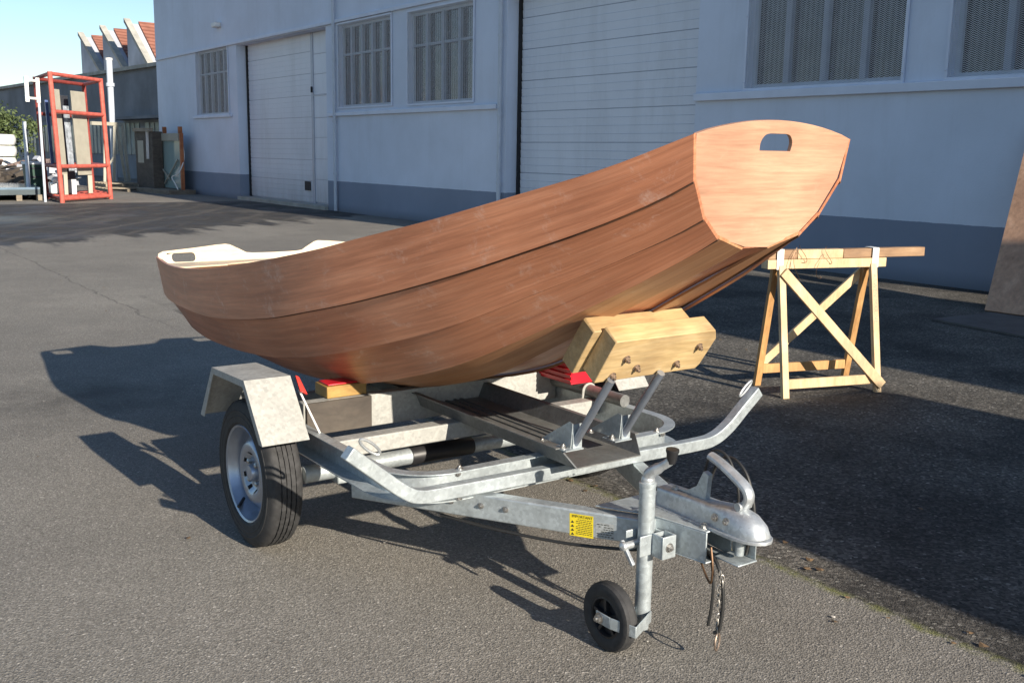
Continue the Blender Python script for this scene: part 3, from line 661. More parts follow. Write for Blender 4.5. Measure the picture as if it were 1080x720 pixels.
# drawbars
def dbar(p0, p1, name='drawbar'):
    m_ = MB(); m_.bar(p0, p1, 0.05, 0.082, off=(0, 0.006)); return m_.build(name, 'galvanised', TR, bevel=0.005)
nb0, nb1 = Vector((0.44, 0.60, 0.312)), Vector((1.42, 0.085, 0.345)); 
dbar(nb0, nb1); fb0, fb1 = Vector((0.44, -0.52, 0.312)), Vector((1.42, -0.065, 0.345)); dbar(fb0, fb1)
m_ = MB(); t_ = 0.005
top = [(1.24, 0.175, 0.395), (1.40, 0.085, 0.396), (1.60, 0.055, 0.398), (1.60, -0.055, 0.398), (1.40, -0.07, 0.396), (1.24, -0.135, 0.395)]
m_.prism(top, (0, 0, t_)); m_.prism([(p[0], p[1], p[2] - 0.095) for p in top], (0, 0, t_))
for s_ in (1, -1):
    m_.hexa([(1.40, s_ * 0.085, 0.305), (1.60, s_ * 0.055, 0.308), (1.60, s_ * 0.05, 0.308), (1.40, s_ * 0.08, 0.305)], [(1.40, s_ * 0.085, 0.396), (1.60, s_ * 0.055, 0.398), (1.60, s_ * 0.05, 0.398), (1.40, s_ * 0.08, 0.396)])
m_.build('drawbar_head', 'galvanised', TR, bevel=0.002)
bl = BL()
for u_, v_ in ((1.57, 0.035), (1.57, -0.035), (1.36, 0.09), (1.33, -0.05)): bl.hexnut((u_, v_, 0.402), (0, 0, 1), 0.010, 0.008)
for u_ in (0.80, 0.90, 0.98):
    p = nb0.lerp(nb1, (u_ - 0.44) / 0.98); bl.hexnut((p.x + 0.012, p.y + 0.0235, p.z + 0.012), (0.465, 0.885, 0), 0.007, 0.005)
bl.build('bolt', 'steel_bolt', TR)
# stickers on the near drawbar
dd = (nb1 - nb0).normalized(); nn = Vector((-dd.y, dd.x, 0)).normalized(); nn = nn if nn.y > 0 else -nn; uu = nn.cross(dd).normalized(); uu = uu if uu.z > 0 else -uu
def on_bar(x, y, t0, off=0.0255): return nb0 + dd * (t0 + x) + uu * y + nn * off
t_st = 0.875
m_ = MB(); m_.add([on_bar(-0.04, -0.038, t_st), on_bar(0.04, -0.038, t_st), on_bar(0.04, 0.034, t_st), on_bar(-0.04, 0.034, t_st)], [(0, 1, 2, 3)]); st = m_.build('warning_sticker', 'sticker_yellow', TR, solid=False)
text_mesh('IMPORTANT', 0.0125, lambda x, y: on_bar(x + 0.003, y + 0.026, t_st, 0.0262), 'lettering', 'ink', st)
m_ = MB(); random.seed(3)
for r in range(9):
    y = 0.016 - r * 0.0058; x = -0.018 if r % 3 else -0.012
    while x < 0.034:
        w_ = random.uniform(0.003, 0.009)
        m_.add([on_bar(x, y, t_st, 0.0261), on_bar(min(x + w_, 0.036), y, t_st, 0.0261), on_bar(min(x + w_, 0.036), y + 0.0022, t_st, 0.0261), on_bar(x, y + 0.0022, t_st, 0.0261)], [(0, 1, 2, 3)]); x += w_ + 0.0022
for r in range(4):
    y = 0.012 - r * 0.013; m_.add([on_bar(-0.036, y - 0.008, t_st, 0.0261), on_bar(-0.024, y - 0.008, t_st, 0.0261), on_bar(-0.030, y, t_st, 0.0261)], [(0, 1, 2)])
m_.build('small_print', 'ink', st, solid=False)
t2 = t_st + 0.078
m_ = MB(); m_.add([on_bar(-0.031, -0.032, t2), on_bar(0.031, -0.032, t2), on_bar(0.031, 0.018, t2), on_bar(-0.031, 0.018, t2)], [(0, 1, 2, 3)]); s2_ = m_.build('data_plate', 'sticker_grey', TR, solid=False)
m_ = MB()
for r in range(6):
    y = 0.011 - r * 0.0075; x = -0.026
    while x < 0.024:
        w_ = random.uniform(0.003, 0.010)
        if random.random() < 0.75: m_.add([on_bar(x, y, t2, 0.0261), on_bar(x + w_, y, t2, 0.0261), on_bar(x + w_, y + 0.0025, t2, 0.0261), on_bar(x, y + 0.0025, t2, 0.0261)], [(0, 1, 2, 3)])
        x += w_ + 0.003
m_.build('small_print', 'ink', s2_, solid=False)
# coupling
CV = -0.02
m_ = MB()
secs = [  # u, half width, bottom w, top w, crown
    (1.345, 0.036, 0.402, 0.462), (1.48, 0.036, 0.402, 0.466), (1.56, 0.040, 0.404, 0.470), (1.62, 0.047, 0.406, 0.478), (1.66, 0.052, 0.408, 0.482), (1.70, 0.050, 0.409, 0.474), (1.73, 0.042, 0.410, 0.455), (1.748, 0.028, 0.411, 0.432), (1.755, 0.010, 0.412, 0.418)]
K = 16; vs = []
for (u_, hw_, w0, w1) in secs:
    pw = 0.28 if u_ < 1.55 else (0.6 if u_ < 1.65 else 0.95)
    for k in range(K + 1):
        a = pi * k / K; cx_, sy_ = cos(a), sin(a)
        vs.append((u_, CV + hw_ * (abs(cx_) ** pw) * (1 if cx_ > 0 else -1), w0 + (w1 - w0) * (abs(sy_) ** pw)))
fs = []
for i in range(len(secs) - 1):
    for k in range(K): fs.append((i * (K + 1) + k, i * (K + 1) + k + 1, (i + 1) * (K + 1) + k + 1, (i + 1) * (K + 1) + k))
    fs.append((i * (K + 1), (i + 1) * (K + 1), (i + 1) * (K + 1) + K, i * (K + 1) + K))
fs += [tuple(range(K + 1)), tuple(range((len(secs) - 1) * (K + 1), len(secs) * (K + 1)))]
m_.add(vs, fs)
m_.lathe((1.665, CV, 0.404), (0, 0, 1), [(0.086, 0), (0.088, 0.003), (0.086, 0.007), (0.050, 0.012)], 40, (1, 0, 0)) if False else None
# lower flange lip following the outline
out = [(1.55, 0.052), (1.62, 0.060), (1.68, 0.062), (1.72, 0.054), (1.75, 0.036), (1.765, 0.012)]
poly = [(u_, CV + h_, 0.400) for u_, h_ in out] + [(u_, CV - h_, 0.400) for u_, h_ in reversed(out)]
m_.prism(poly, (0, 0, 0.010))
m_.box(1.33, 1.56, CV - 0.050, CV + 0.050, 0.400, 0.404)
coup = m_.build('coupling', 'zinc', TR, smooth=45, bevel=0.0015)
bl = BL()
for u_ in (1.60, 1.645): bl.hexnut((u_, CV + 0.044, 0.440), (0, 1, 0), 0.009, 0.007)
bl.hexnut((1.40, CV + 0.01, 0.464), (0, 0, 1), 0.010, 0.007); bl.build('bolt', 'steel_bolt', TR)
hp_ = catmull([(1.665, CV, 0.478), (1.685, CV, 0.512), (1.672, CV, 0.540), (1.625, CV, 0.566), (1.57, CV, 0.590), (1.53, CV, 0.602)], 5)
m_ = MB(); m_.tube(hp_, [0.020 - 0.006 * abs(0.5 - i / (len(hp_) - 1)) for i in range(len(hp_))], 12, flat=0.75); m_.cyl((1.665, CV - 0.025, 0.487), (1.665, CV + 0.025, 0.487), 0.012, 12)
m_.build('coupling_handle', 'zinc', TR)
m_ = MB(); m_.prism([(1.40, CV + 0.012, 0.466), (1.53, CV + 0.012, 0.466), (1.535, CV + 0.012, 0.545), (1.515, CV + 0.012, 0.552), (1.49, CV + 0.012, 0.50), (1.45, CV + 0.012, 0.475)], (0, -0.02, 0)); m_.build('handle_bracket', 'galvanised', TR, bevel=0.002)
# safety stand under the coupling, chain and cables
m_ = MB(); m_.cyl((1.66, CV, 0.405), (1.66, CV, 0.335), 0.014, 14); m_.box(1.602, 1.695, CV - 0.040, CV + 0.040, 0.318, 0.323); m_.box(1.60, 1.69, CV - 0.040, CV - 0.036, 0.323, 0.398); m_.build('coupling_foot', 'galvanised', TR, bevel=0.002)
m_ = MB(); random.seed(5)
for k in range(13):
    ce = Vector((1.645 + 0.004 * sin(k), 0.035 + 0.004 * cos(k * 2), 0.285 - k * 0.0148)); ax = Vector((cos(k * pi / 2 + 0.4), sin(k * pi / 2 + 0.4), 0))
    m_.tube([ce + ax * 0.0065 * cos(a) + Vector((0, 0, 0.0125 * sin(a))) for a in [2 * pi * q_ / 12 for q_ in range(12)]], 0.0022, 6, closed=True)
ch_ = m_.build('safety_chain', 'chain_steel', TR)
m_ = MB(); m_.tube([Vector((1.645, 0.035, 0.075)) + Vector((0.4 * 0.02 * cos(a), 0.018 * cos(a), 0.026 * sin(a))) for a in [2 * pi * q_ / 16 for q_ in range(16)]], 0.0032, 8, closed=True)
part_of(ch_, m_.build('chain_hook', 'rusty_bolt', ch_))
m_ = MB()
m_.tube(catmull([(1.30, 0.02, 0.32), (1.45, 0.02, 0.33), (1.58, 0.02, 0.325), (1.64, 0.03, 0.28), (1.655, 0.03, 0.20), (1.65, 0.035, 0.115), (1.635, 0.04, 0.10)], 6), 0.0055, 8)
m_.tube(catmull([(1.40, 0.00, 0.315), (1.56, 0.01, 0.318), (1.625, 0.045, 0.27), (1.63, 0.05, 0.19), (1.62, 0.05, 0.12)], 6), 0.005, 8)
m_.tube(catmull([(1.50, -0.04, 0.42), (1.50, -0.06, 0.52), (1.535, -0.06, 0.585), (1.59, -0.06, 0.598), (1.64, -0.06, 0.56), (1.67, -0.06, 0.48), (1.67, -0.06, 0.42), (1.66, -0.05, 0.33)], 6), 0.005, 8)
m_.tube(catmull([(1.47, -0.04, 0.40), (1.47, -0.06, 0.52), (1.52, -0.04, 0.61), (1.58, -0.045, 0.60), (1.62, -0.05, 0.50), (1.60, -0.05, 0.40)], 6), 0.004, 8)
pa = nb0 + nn * 0.0 - uu * 0.055; m_.tube(catmull([nb0 + dd * 0.35 - uu * 0.052, nb0 + dd * 0.55 - uu * 0.070, nb0 + dd * 0.8 - uu * 0.078, nb0 + dd * 1.0 - uu * 0.066, nb0 + dd * 1.1 - uu * 0.05], 6), 0.0055, 8)
m_.build('cable', 'cable_black', TR, split=True)
m_ = MB(); m_.tube(catmull([(1.58, 0.05, 0.30), (1.60, 0.05, 0.27), (1.625, 0.055, 0.255), (1.63, 0.055, 0.30), (1.615, 0.05, 0.36)], 6), 0.0035, 6); m_.build('brass_shackle', 'copper_wire', TR)
# jockey wheel
JU, JV = 1.425, 0.130
m_ = MB(); m_.lathe((JU, JV, 0.055), (0, 0, 1), [(0.020, 0), (0.020, 0.03), (0.0245, 0.031), (0.0245, 0.452), (0.0265, 0.453), (0.0265, 0.463), (0.022, 0.465)], 28, (1, 0, 0))
jt = m_.build('jockey_tube', 'galvanised', TR)
m_ = MB(); m_.tube(catmull([(JU, JV, 0.512), (JU + 0.002, JV, 0.535), (JU + 0.012, JV - 0.002, 0.552), (JU + 0.062, JV - 0.016, 0.590), (JU + 0.074, JV - 0.019, 0.604)], 5), [0.0215] * 5 + [0.019] * 8 + [0.015] * 8, 14, flat=0.9)
ck_ = m_.build('crank_arm', 'zinc', TR)
m_ = MB(); m_.lathe((JU + 0.074, JV - 0.019, 0.592), (0.1, 0, 1), [(0.012, 0), (0.015, 0.010), (0.017, 0.030), (0.020, 0.038), (0.0195, 0.044), (0.012, 0.045)], 20, (1, 0, 0)); part_of(ck_, m_.build('crank_grip', 'black_plastic', ck_))
# clamp
m_ = MB(); m_.box(JU - 0.035, JU + 0.035, JV - 0.045, JV - 0.040, 0.305, 0.365); m_.box(JU + 0.028, JU + 0.034, JV - 0.045, JV + 0.052, 0.303, 0.367); m_.box(JU - 0.034, JU - 0.028, JV - 0.045, JV + 0.052, 0.303, 0.367)
m_.box(JU + 0.034, JU + 0.075, JV - 0.048, JV - 0.042, 0.300, 0.370); m_.box(JU + 0.034, JU + 0.075, JV + 0.0, JV + 0.006, 0.300, 0.370); m_.box(JU + 0.075, JU + 0.081, JV - 0.048, JV + 0.006, 0.300, 0.370)
cl = m_.build('jockey_clamp', 'galvanised', TR, bevel=0.002)
m_ = MB(); m_.cyl((JU, JV + 0.03, 0.335), (JU, JV + 0.085, 0.335), 0.011, 14); m_.lathe((JU, JV + 0.085, 0.335), (0, 1, 0), [(0.015, 0), (0.013, 0.01), (0, 0.016)], 14); m_.bar((JU - 0.02, JV + 0.078, 0.345), (JU + 0.035, JV + 0.078, 0.285), 0.012, 0.012); q_ = MB(); q_.hexnut((JU + 0.081, JV - 0.02, 0.335), (1, 0, 0), 0.010, 0.008); part_of(cl, q_.build('bolt', 'steel_bolt', cl))
part_of(cl, m_.build('clamp_handle', 'zinc', cl, bevel=0.002))
m_ = MB(); m_.tube([(JU - 0.07 + 0.022 * cos(a), JV - 0.05 + 0.028 * sin(a), 0.404 + 0.01 * cos(a)) for a in [2 * pi * q_ / 18 for q_ in range(18)]], 0.0045, 8, closed=True); m_.lathe((JU - 0.045, JV - 0.035, 0.40), (0, 0, 1), [(0.016, 0), (0.014, 0.012), (0, 0.02)], 12, (1, 0, 0)); m_.build('split_ring', 'zinc', TR)
# wheel + fork
WU, WV = 1.392, 0.232; R_ = 0.106
m_ = MB(); pr = [(0.064, -0.020), (0.072, -0.024), (0.092, -0.024), (0.101, -0.020), (0.1045, -0.012), (0.106, -0.010), (0.106, 0.010), (0.1045, 0.012), (0.101, 0.020), (0.092, 0.024), (0.072, 0.024), (0.064, 0.020), (0.064, -0.020)]
m_.lathe((WU, WV, R_), (0, 1, 0), pr, 48, (1, 0, 0)); jw = m_.build('jockey_wheel', 'rubber', TR)
m_ = MB(); m_.lathe((WU, WV, R_), (0, 1, 0), [(0.066, -0.019), (0.066, 0.019), (0.058, 0.021), (0.054, 0.012), (0.054, -0.012), (0.058, -0.021), (0.066, -0.019)], 40, (1, 0, 0)); m_.lathe((WU, WV, R_), (0, 1, 0), [(0.018, -0.024), (0.018, 0.024)], 20, (1, 0, 0))
m_.lathe((WU, WV, R_), (0, 1, 0), [(0.056, -0.003), (0.056, 0.003)], 30, (1, 0, 0))
for k in range(5):
    a = 2 * pi * k / 5 + 0.4; m_.bar((WU + 0.014 * cos(a), WV, R_ + 0.014 * sin(a)), (WU + 0.057 * cos(a), WV, R_ + 0.057 * sin(a)), 0.036, 0.010, up=(-sin(a), 0, cos(a)))
part_of(jw, m_.build('wheel_rim', 'black_plastic', jw))
def strap(pts, h, th, name, mat, par):
    m_ = MB()
    for i in range(len(pts) - 1):
        m_.bar(pts[i], pts[i + 1], th, h)
    return m_.build(name, mat, par, bevel=0.0015)
strap([(1.366, WV + 0.032, R_), (1.43, WV + 0.032, R_)], 0.036, 0.004, 'wheel_fork', 'galvanised', TR)
strap([(1.43, WV + 0.032, R_), (1.515, WV + 0.006, R_ - 0.002)], 0.036, 0.004, 'wheel_fork', 'galvanised', TR)
strap([(1.515, WV + 0.006, R_ - 0.002), (1.452, JV - 0.01, R_ - 0.006)], 0.036, 0.004, 'wheel_fork', 'galvanised', TR)
strap([(1.36, WV - 0.032, R_), (1.40, WV - 0.032, R_), (1.42, JV + 0.01, R_)], 0.036, 0.004, 'wheel_fork', 'galvanised', TR)
m_ = MB(); m_.cyl((WU - 0.008, WV - 0.035, R_), (WU - 0.008, WV + 0.04, R_), 0.007, 12); m_.hexnut((WU - 0.008, WV + 0.034, R_), (0, 1, 0), 0.012, 0.010); m_.build('wheel_axle', 'steel_bolt', TR)
# main wheels
def main_wheel(side):
    R = 0.280; vo = side * 0.7775; hwid = 0.0625
    half = [(0.180, -0.052), (0.186, -0.060), (0.192, -0.0638), (0.195, -0.0655), (0.215, -0.0655), (0.2165, -0.0668), (0.219, -0.0668), (0.2205, -0.0655), (0.236, -0.0655), (0.2375, -0.0672), (0.2395, -0.0672), (0.241, -0.0652), (0.258, -0.061), (0.268, -0.056), (0.2745, -0.050), (0.277, -0.044), (0.2785, -0.036)]
    tread = [(0.2790, -0.030), (0.273, -0.0295), (0.273, -0.0255), (0.2797, -0.025), (0.2800, -0.011), (0.273, -0.0105), (0.273, -0.0065), (0.2800, -0.006)]
    pr = half + tread; full = pr + [(r, -h) for r, h in reversed(pr)]; ring = full + [(0.180, 0.052), (0.180, -0.052)]
    n = 192; hi = {j for j, (r, h) in enumerate(full) if r > 0.2765}; sh = {j for j, (r, h) in enumerate(full) if 0.262 < r <= 0.2772}
    def mod(j, k):
        if j in hi: return -0.0035 if (k + (2 if full[j][1] > 0 else 0) + int(abs(full[j][1]) * 130)) % 6 == 0 else 0
        return -0.0025 if j in sh and full[j][0] > 0.2735 and k % 6 == 0 else 0
    m_ = MB(); m_.lathe((0, vo, R), (0, 1, 0), ring, n, (1, 0, 0), mod); wo = m_.build('wheel', 'rubber', TR, smooth=25)
    s_ = side
    m_ = MB(); rimp = [(0.186, 0.058), (0.183, 0.062), (0.176, 0.058), (0.172, 0.046), (0.166, 0.036), (0.160, 0.018), (0.156, -0.010), (0.150, -0.03), (0.150, -0.05), (0.182, -0.058), (0.184, -0.05), (0.160, -0.034), (0.170, 0.02), (0.182, 0.05), (0.186, 0.058)]
    m_.lathe((0, vo, R), (0, s_, 0), rimp, 64, (1, 0, 0))
    # disc with ventilation holes
    K = 96; rings = [(0.158, 0.000), (0.142, 0.004), (0.125, 0.020), (0.112, 0.034), (0.096, 0.038), (0.078, 0.032), (0.066, 0.018), (0.052, 0.014), (0.034, 0.016)]
    vs = []
    for r, h in rings:
        for k in range(K):
            a = 2 * pi * k / K; vs.append(Vector((r * cos(a), vo + s_ * h, R + r * sin(a))))
    fs = []
    for j in range(len(rings) - 1):
        for k in range(K):
            if j in (5,) and (k % 12) in (3, 4, 5, 6): continue
            fs.append((j * K + k, j * K + (k + 1) % K, (j + 1) * K + (k + 1) % K, (j + 1) * K + k))
    m_.add(vs, fs)
    m_.lathe((0, vo, R), (0, s_, 0), [(0.034, 0.016), (0.033, 0.030), (0.028, 0.040), (0.010, 0.044), (0, 0.044)], 24, (1, 0, 0))
    ro = m_.build('rim', 'rim_silver', wo, smooth=40); part_of(wo, ro)
    m_ = MB()
    for k in range(4):
        a = pi / 4 + k * pi / 2; m_.lathe((0.05 * cos(a), vo + s_ * 0.014, R + 0.05 * sin(a)), (0, s_, 0), [(0.011, 0), (0.010, 0.016), (0.004, 0.02)], 6, (1, 0, 0))
    part_of(wo, m_.build('wheel_nut', 'steel_bolt', wo, split=True))
    m_ = MB(); m_.cyl((-0.10, vo + s_ * 0.025, R - 0.13), (-0.07, vo + s_ * 0.06, R - 0.15), 0.006, 8); part_of(wo, m_.build('valve', 'black_plastic', wo))
    m_ = MB(); m_.lathe((0, vo, R), (0, -s_, 0), [(0.05, 0.0), (0.115, 0.005), (0.118, 0.055), (0.10, 0.068), (0.05, 0.07)], 32, (1, 0, 0)); m_.build('brake_drum', 'drum_rust', TR)
    m_ = MB(); m_.bar((0.0, s_ * 0.685, 0.28), (0.175, s_ * 0.685, 0.295), 0.03, 0.06); m_.build('suspension_arm', 'galvanised_dull', TR, bevel=0.006)
    # mudguard
    v0, v1 = sorted((s_ * 0.718, s_ * 0.892)); P = [(-0.300, 0.452), (-0.155, 0.664), (0.172, 0.674), (0.330, 0.474)]; t_ = 0.003
    m_ = MB(); up_ = [(u_, w_) for u_, w_ in P]; lo = [(-0.297, 0.450), (-0.1535, 0.6605), (0.1705, 0.6705), (0.327, 0.472)]
    for i in range(3):
        m_.hexa([(up_[i][0], v0, up_[i][1]), (up_[i + 1][0], v0, up_[i + 1][1]), (up_[i + 1][0], v1, up_[i + 1][1]), (up_[i][0], v1, up_[i][1])],
                [(lo[i][0], v0, lo[i][1]), (lo[i + 1][0], v0, lo[i + 1][1]), (lo[i + 1][0], v1, lo[i + 1][1]), (lo[i][0], v1, lo[i][1])])
    lip = 0.024; inp = [(-0.262, 0.450), (-0.142, 0.640), (0.158, 0.649), (0.296, 0.472)]
    for vv in ((v1, v1 - 0.003) if s_ > 0 else (v0, v0 + 0.003)),:
        a, c_ = vv
        for i in range(3):
            m_.hexa([(lo[i][0], a, lo[i][1]), (lo[i + 1][0], a, lo[i + 1][1]), (inp[i + 1][0], a, inp[i + 1][1]), (inp[i][0], a, inp[i][1])],
                    [(lo[i][0], c_, lo[i][1]), (lo[i + 1][0], c_, lo[i + 1][1]), (inp[i + 1][0], c_, inp[i + 1][1]), (inp[i][0], c_, inp[i][1])])
    m_.build('mudguard', 'galvanised_pale', TR, smooth=20)
    m_ = MB(); m_.bar((-0.2, s_ * 0.66, 0.43), (-0.22, s_ * 0.74, 0.54), 0.03, 0.004); m_.build('mudguard_bracket', 'galvanised', TR, split=True)
main_wheel(1); main_wheel(-1)
m_ = MB(); m_.cyl((0.175, -0.68, 0.295), (0.175, 0.68, 0.295), 0.032, 24); ax_ = m_.build('axle', 'galvanised', TR)
m_ = MB(); m_.lathe((0.175, -0.06, 0.295), (0, 1, 0), [(0.034, 0), (0.036, 0.004), (0.036, 0.286), (0.034, 0.29)], 24); part_of(ax_, m_.build('axle_sleeve', 'black_plastic', ax_))
m_ = MB(); m_.box(0.13, 0.22, 0.50, 0.56, 0.25, 0.385); m_.box(0.13, 0.22, -0.56, -0.50, 0.25, 0.385); m_.build('axle_bracket', 'galvanised', TR, bevel=0.004, split=True)
# tube and straps on the far side member
m_ = MB(); m_.cyl((-0.25, -0.60, 0.479), (0.50, -0.60, 0.479), 0.026, 20); tb = m_.build('side_tube', 'galvanised_dull', TR)
for u_ in (0.02, 0.27):
    m_ = MB(); q_ = [(u_, -0.567, 0.40), (u_, -0.569, 0.478)] + [(u_, -0.60 + 0.031 * cos(a), 0.479 + 0.027 * sin(a)) for a in [pi * i / 8 for i in range(9)]]
    m_.tube(q_, 0.007, 8, flat=0.5); m_.build('tube_strap', 'galvanised_pale', TR)
# side marker reflector on a stalk
m_ = MB(); m_.cyl((0.20, 0.62, 0.452), (0.10, 0.655, 0.60), 0.004, 8); rs = m_.build('marker_stalk', 'white_paint', TR)
m_ = MB(); m_.prism([(0.115, 0.63, 0.58), (0.075, 0.645, 0.64), (0.09, 0.665, 0.65), (0.13, 0.665, 0.60)], (0.006, 0.0, 0.004)); part_of(rs, m_.build('reflector', 'reflector_red', rs))
# bow cradle: posts, gussets, two chamfered blocks
LE = Vector((0.573, 0, 0.82)).normalized(); NB = Vector((-LE.z, 0, LE.x))       # lean direction, backward normal
for v_ in (0.065, -0.150):
    b0 = Vector((0.985, v_, 0.505)); m_ = MB(); m_.cyl(b0, b0 + LE * 0.325, 0.0135, 18); m_.build('cradle_post', 'rim_silver', TR)
    for dv in (0.016,):
        m_ = MB(); m_.prism([(0.84, v_ + dv, 0.507), (1.00, v_ + dv, 0.507), (1.008, v_ + dv, 0.595), (0.99, v_ + dv, 0.598)], (0, 0.004, 0)); m_.box(1.004, 1.008, v_ - 0.022, v_ + dv, 0.507, 0.592); m_.box(0.95, 1.02, v_ - 0.02, v_ + 0.055, 0.5055, 0.5095)
        m_.build('gusset', 'galvanised', TR)
    m_ = BL(); m_.hexnut((0.985, v_ + 0.04, 0.5095), (0, 0, 1), 0.010, 0.008); m_.hexnut((0.87, v_ + 0.04, 0.505), (0, 0, 1), 0.009, 0.006); m_.build('bolt', 'steel_bolt', TR)
def cblock(base, v0, v1, h, t_, name):
    base = Vector(base); m_ = MB(); c = 0.045
    pr = [(v0, 0), (v0 - 0.0, h - c), (v0 + c * 0.8, h), (v1 - 0.0, h), (v1, 0)]
    pr = [(v0 + 0.010, 0), (v0, 0.020), (v0, h - 0.04), (v0 + 0.028, h), (v1 - 0.004, h), (v1, h - 0.006), (v1, 0)]
    m_.prism([base + LE * b_ + Vector((0, a, 0)) for a, b_ in pr], NB * t_)
    return m_.build(name, 'oak_block', TR, bevel=0.003)
FB = Vector((1.147, 0, 0.762))
cblock(FB, -0.340, 0.118, 0.182, 0.070, 'cradle_block')
cblock(FB + NB * 0.0705 - LE * 0.022, -0.300, 0.150, 0.184, 0.066, 'cradle_block')
m_ = BL()
for a, b_ in ((0.035, 0.095), (-0.035, 0.045), (-0.275, 0.110), (-0.215, 0.038), (0.055, 0.022)): m_.hexnut(FB + LE * (b_ + 0.005) + Vector((0, a, 0)) - NB * 0.0005, -NB, 0.0095, 0.010)
m_.build('bolt', 'rusty_bolt', TR)

# ------------------------------------------------------------------ boat
BT = thing('wooden_dinghy', 'unpainted plywood pram dinghy with lapped planks resting bow-high on trailer', 'boat', (0, -0.05, 0.5))
CURV = {  # (u, near v, w) along each chine
 0: [(1.685, .268, 1.527), (1.45, .351, 1.438), (1.145, .443, 1.350), (.835, .523, 1.267), (.485, .595, 1.186), (.21, .638, 1.124), (-.35, .681, 1.025), (-.815, .676, .958), (-1.28, .641, .914), (-1.645, .597, .897), (-1.935, .560, .904)],
 1: [(1.675, .250, 1.412), (1.425, .324, 1.302), (1.175, .394, 1.211), (.885, .470, 1.112), (.475, .560, .992), (.165, .611, .916), (-.215, .646, .836), (-.795, .653, .761), (-1.435, .599, .729), (-1.70, .562, .722), (-1.91, .530, .722)],
 2: [(1.655, .189, 1.313), (1.365, .267, 1.180), (1.10, .336, 1.067), (.785, .406, .938), (.36, .480, .806), (-.03, .525, .709), (-.35, .544, .652), (-.74, .545, .612), (-1.24, .517, .583), (-1.6, .475, .578), (-1.87, .438, .585)],
 3: [(1.645, .123, 1.258), (1.305, .190, 1.082), (.98, .244, .922), (.615, .298, .763), (.275, .334, .656), (0, .355, .588), (-.31, .370, .548), (-.71, .369, .524), (-1.15, .345, .518), (-1.5, .310, .525), (-1.83, .270, .545)],
 4: [(1.630, .009, 1.224), (1.35, .028, 1.094), (.94, .056, .884), (.75, .071, .789), (.535, .083, .688), (.225, .095, .592), (-.055, .106, .532), (-.475, .110, .512), (-.9, .105, .509), (-1.35, .090, .512), (-1.80, .070, .53)]}
def VC(u): return -0.045 + 0.014 * (u - 1.68)
def interp(c, u):
    pts = CURV[c]
    for i in range(len(pts) - 1):
        a, b_ = pts[i], pts[i + 1]
        if b_[0] <= u <= a[0]:
            p0 = pts[i - 1] if i > 0 else None; p3 = pts[i + 2] if i + 2 < len(pts) else None
            t = (u - a[0]) / (b_[0] - a[0]); out = []
            for q in (1, 2):
                h = b_[0] - a[0]
                m0 = (b_[q] - a[q]) / h if p0 is None else (b_[q] - p0[q]) / (b_[0] - p0[0])
                m1 = (b_[q] - a[q]) / h if p3 is None else (p3[q] - a[q]) / (p3[0] - a[0])
                out.append((2 * t ** 3 - 3 * t * t + 1) * a[q] + (t ** 3 - 2 * t * t + t) * h * m0 + (-2 * t ** 3 + 3 * t * t) * b_[q] + (t ** 3 - t * t) * h * m1)
            return out
    e = pts[0] if u > pts[0][0] else pts[-1]
    return [e[1], e[2]]
def chine(c, s, side):
    pts = CURV[c]; ub, us_ = pts[0][0], pts[-1][0]; u = ub + (us_ - ub) * s
    v, w = interp(c, u); hb_ = v - VC(u); return Vector((u, VC(u) + side * hb_, w))
NS = 56
def strake(k, side):
    m_ = MB(); vs = []; T = 0.009
    for i in range(NS + 1):
        s = i / NS; a = chine(k, s, side); b_ = chine(k + 1, s, side); d = (b_ - a); d2 = Vector((0, d.y, d.z)).normalized()
        n_ = Vector((0, d2.z, -d2.y)); n_ = n_ if n_.y * side > 0 or (k == 3 and n_.z < 0) else -n_
        if n_.z > 0.3: n_ = -n_
        lap = 0.012
        A_ = a + n_ * 0.001; B_ = b_ + d2 * (lap * min(1, 0.3 + s * 30)) + n_ * (0.003 + 0.013 * min(1, s * 14, (1 - s) * 14 + 0.2))
        vs += [A_, A_.lerp(B_, 0.5), B_, B_ - n_ * T, A_.lerp(B_, 0.5) - n_ * T, A_ - n_ * T]
    n = 6; fs = []
    for i in range(NS):
        for q in range(n): fs.append((i * n + q, i * n + (q + 1) % n, (i + 1) * n + (q + 1) % n, (i + 1) * n + q))
    fs += [(0, 1, 4, 5), (1, 2, 3, 4), (NS * n, NS * n + 1, NS * n + 4, NS * n + 5), (NS * n + 1, NS * n + 2, NS * n + 3, NS * n + 4)]
    m_.add(vs, fs); return m_
def set_uv(ob, per, across, off):
    uvl = ob.data.uv_layers.new(name='UVMap'); md = ob.data
    for lp in md.loops:
        i_, q_ = divmod(lp.vertex_index, per); uvl.data[lp.index].uv = (3.6 * i_ / NS + off * 1.7, across[q_] + off)
for side in (1, -1):
    for k in range(4):
        o_ = strake(k, side).build('hull_plank', 'hull_ply' if k < 3 else 'hull_ply_pale', BT, smooth=30); set_uv(o_, 6, (0, 0.085, 0.17, 0.165, 0.085, 0.005), k * 0.61 + (side + 1) * 1.3)
for side in (1, -1):                         # dark strip standing in for the shadow under every lap
    for k in range(3):
        pts = []
        for i in range(0, NS + 1):
            s = i / NS; a = chine(k, s, side); b_ = chine(k + 1, s, side); c_ = chine(k + 2, s, side); d_ = (c_ - b_); d2 = Vector((0, d_.y, d_.z)).normalized()
            n_ = Vector((0, d2.z, -d2.y)); n_ = n_ if n_.y * side > 0 else -n_
            pts.append(b_ + d2 * (0.0135 * min(1, 0.3 + s * 30) + 0.001) + n_ * 0.0045)
        m_ = MB(); m_.tube(pts, 0.0026, 6); m_.build('lap_shadow', 'lap_shadow_brown', BT)
m_ = MB(); vs = []
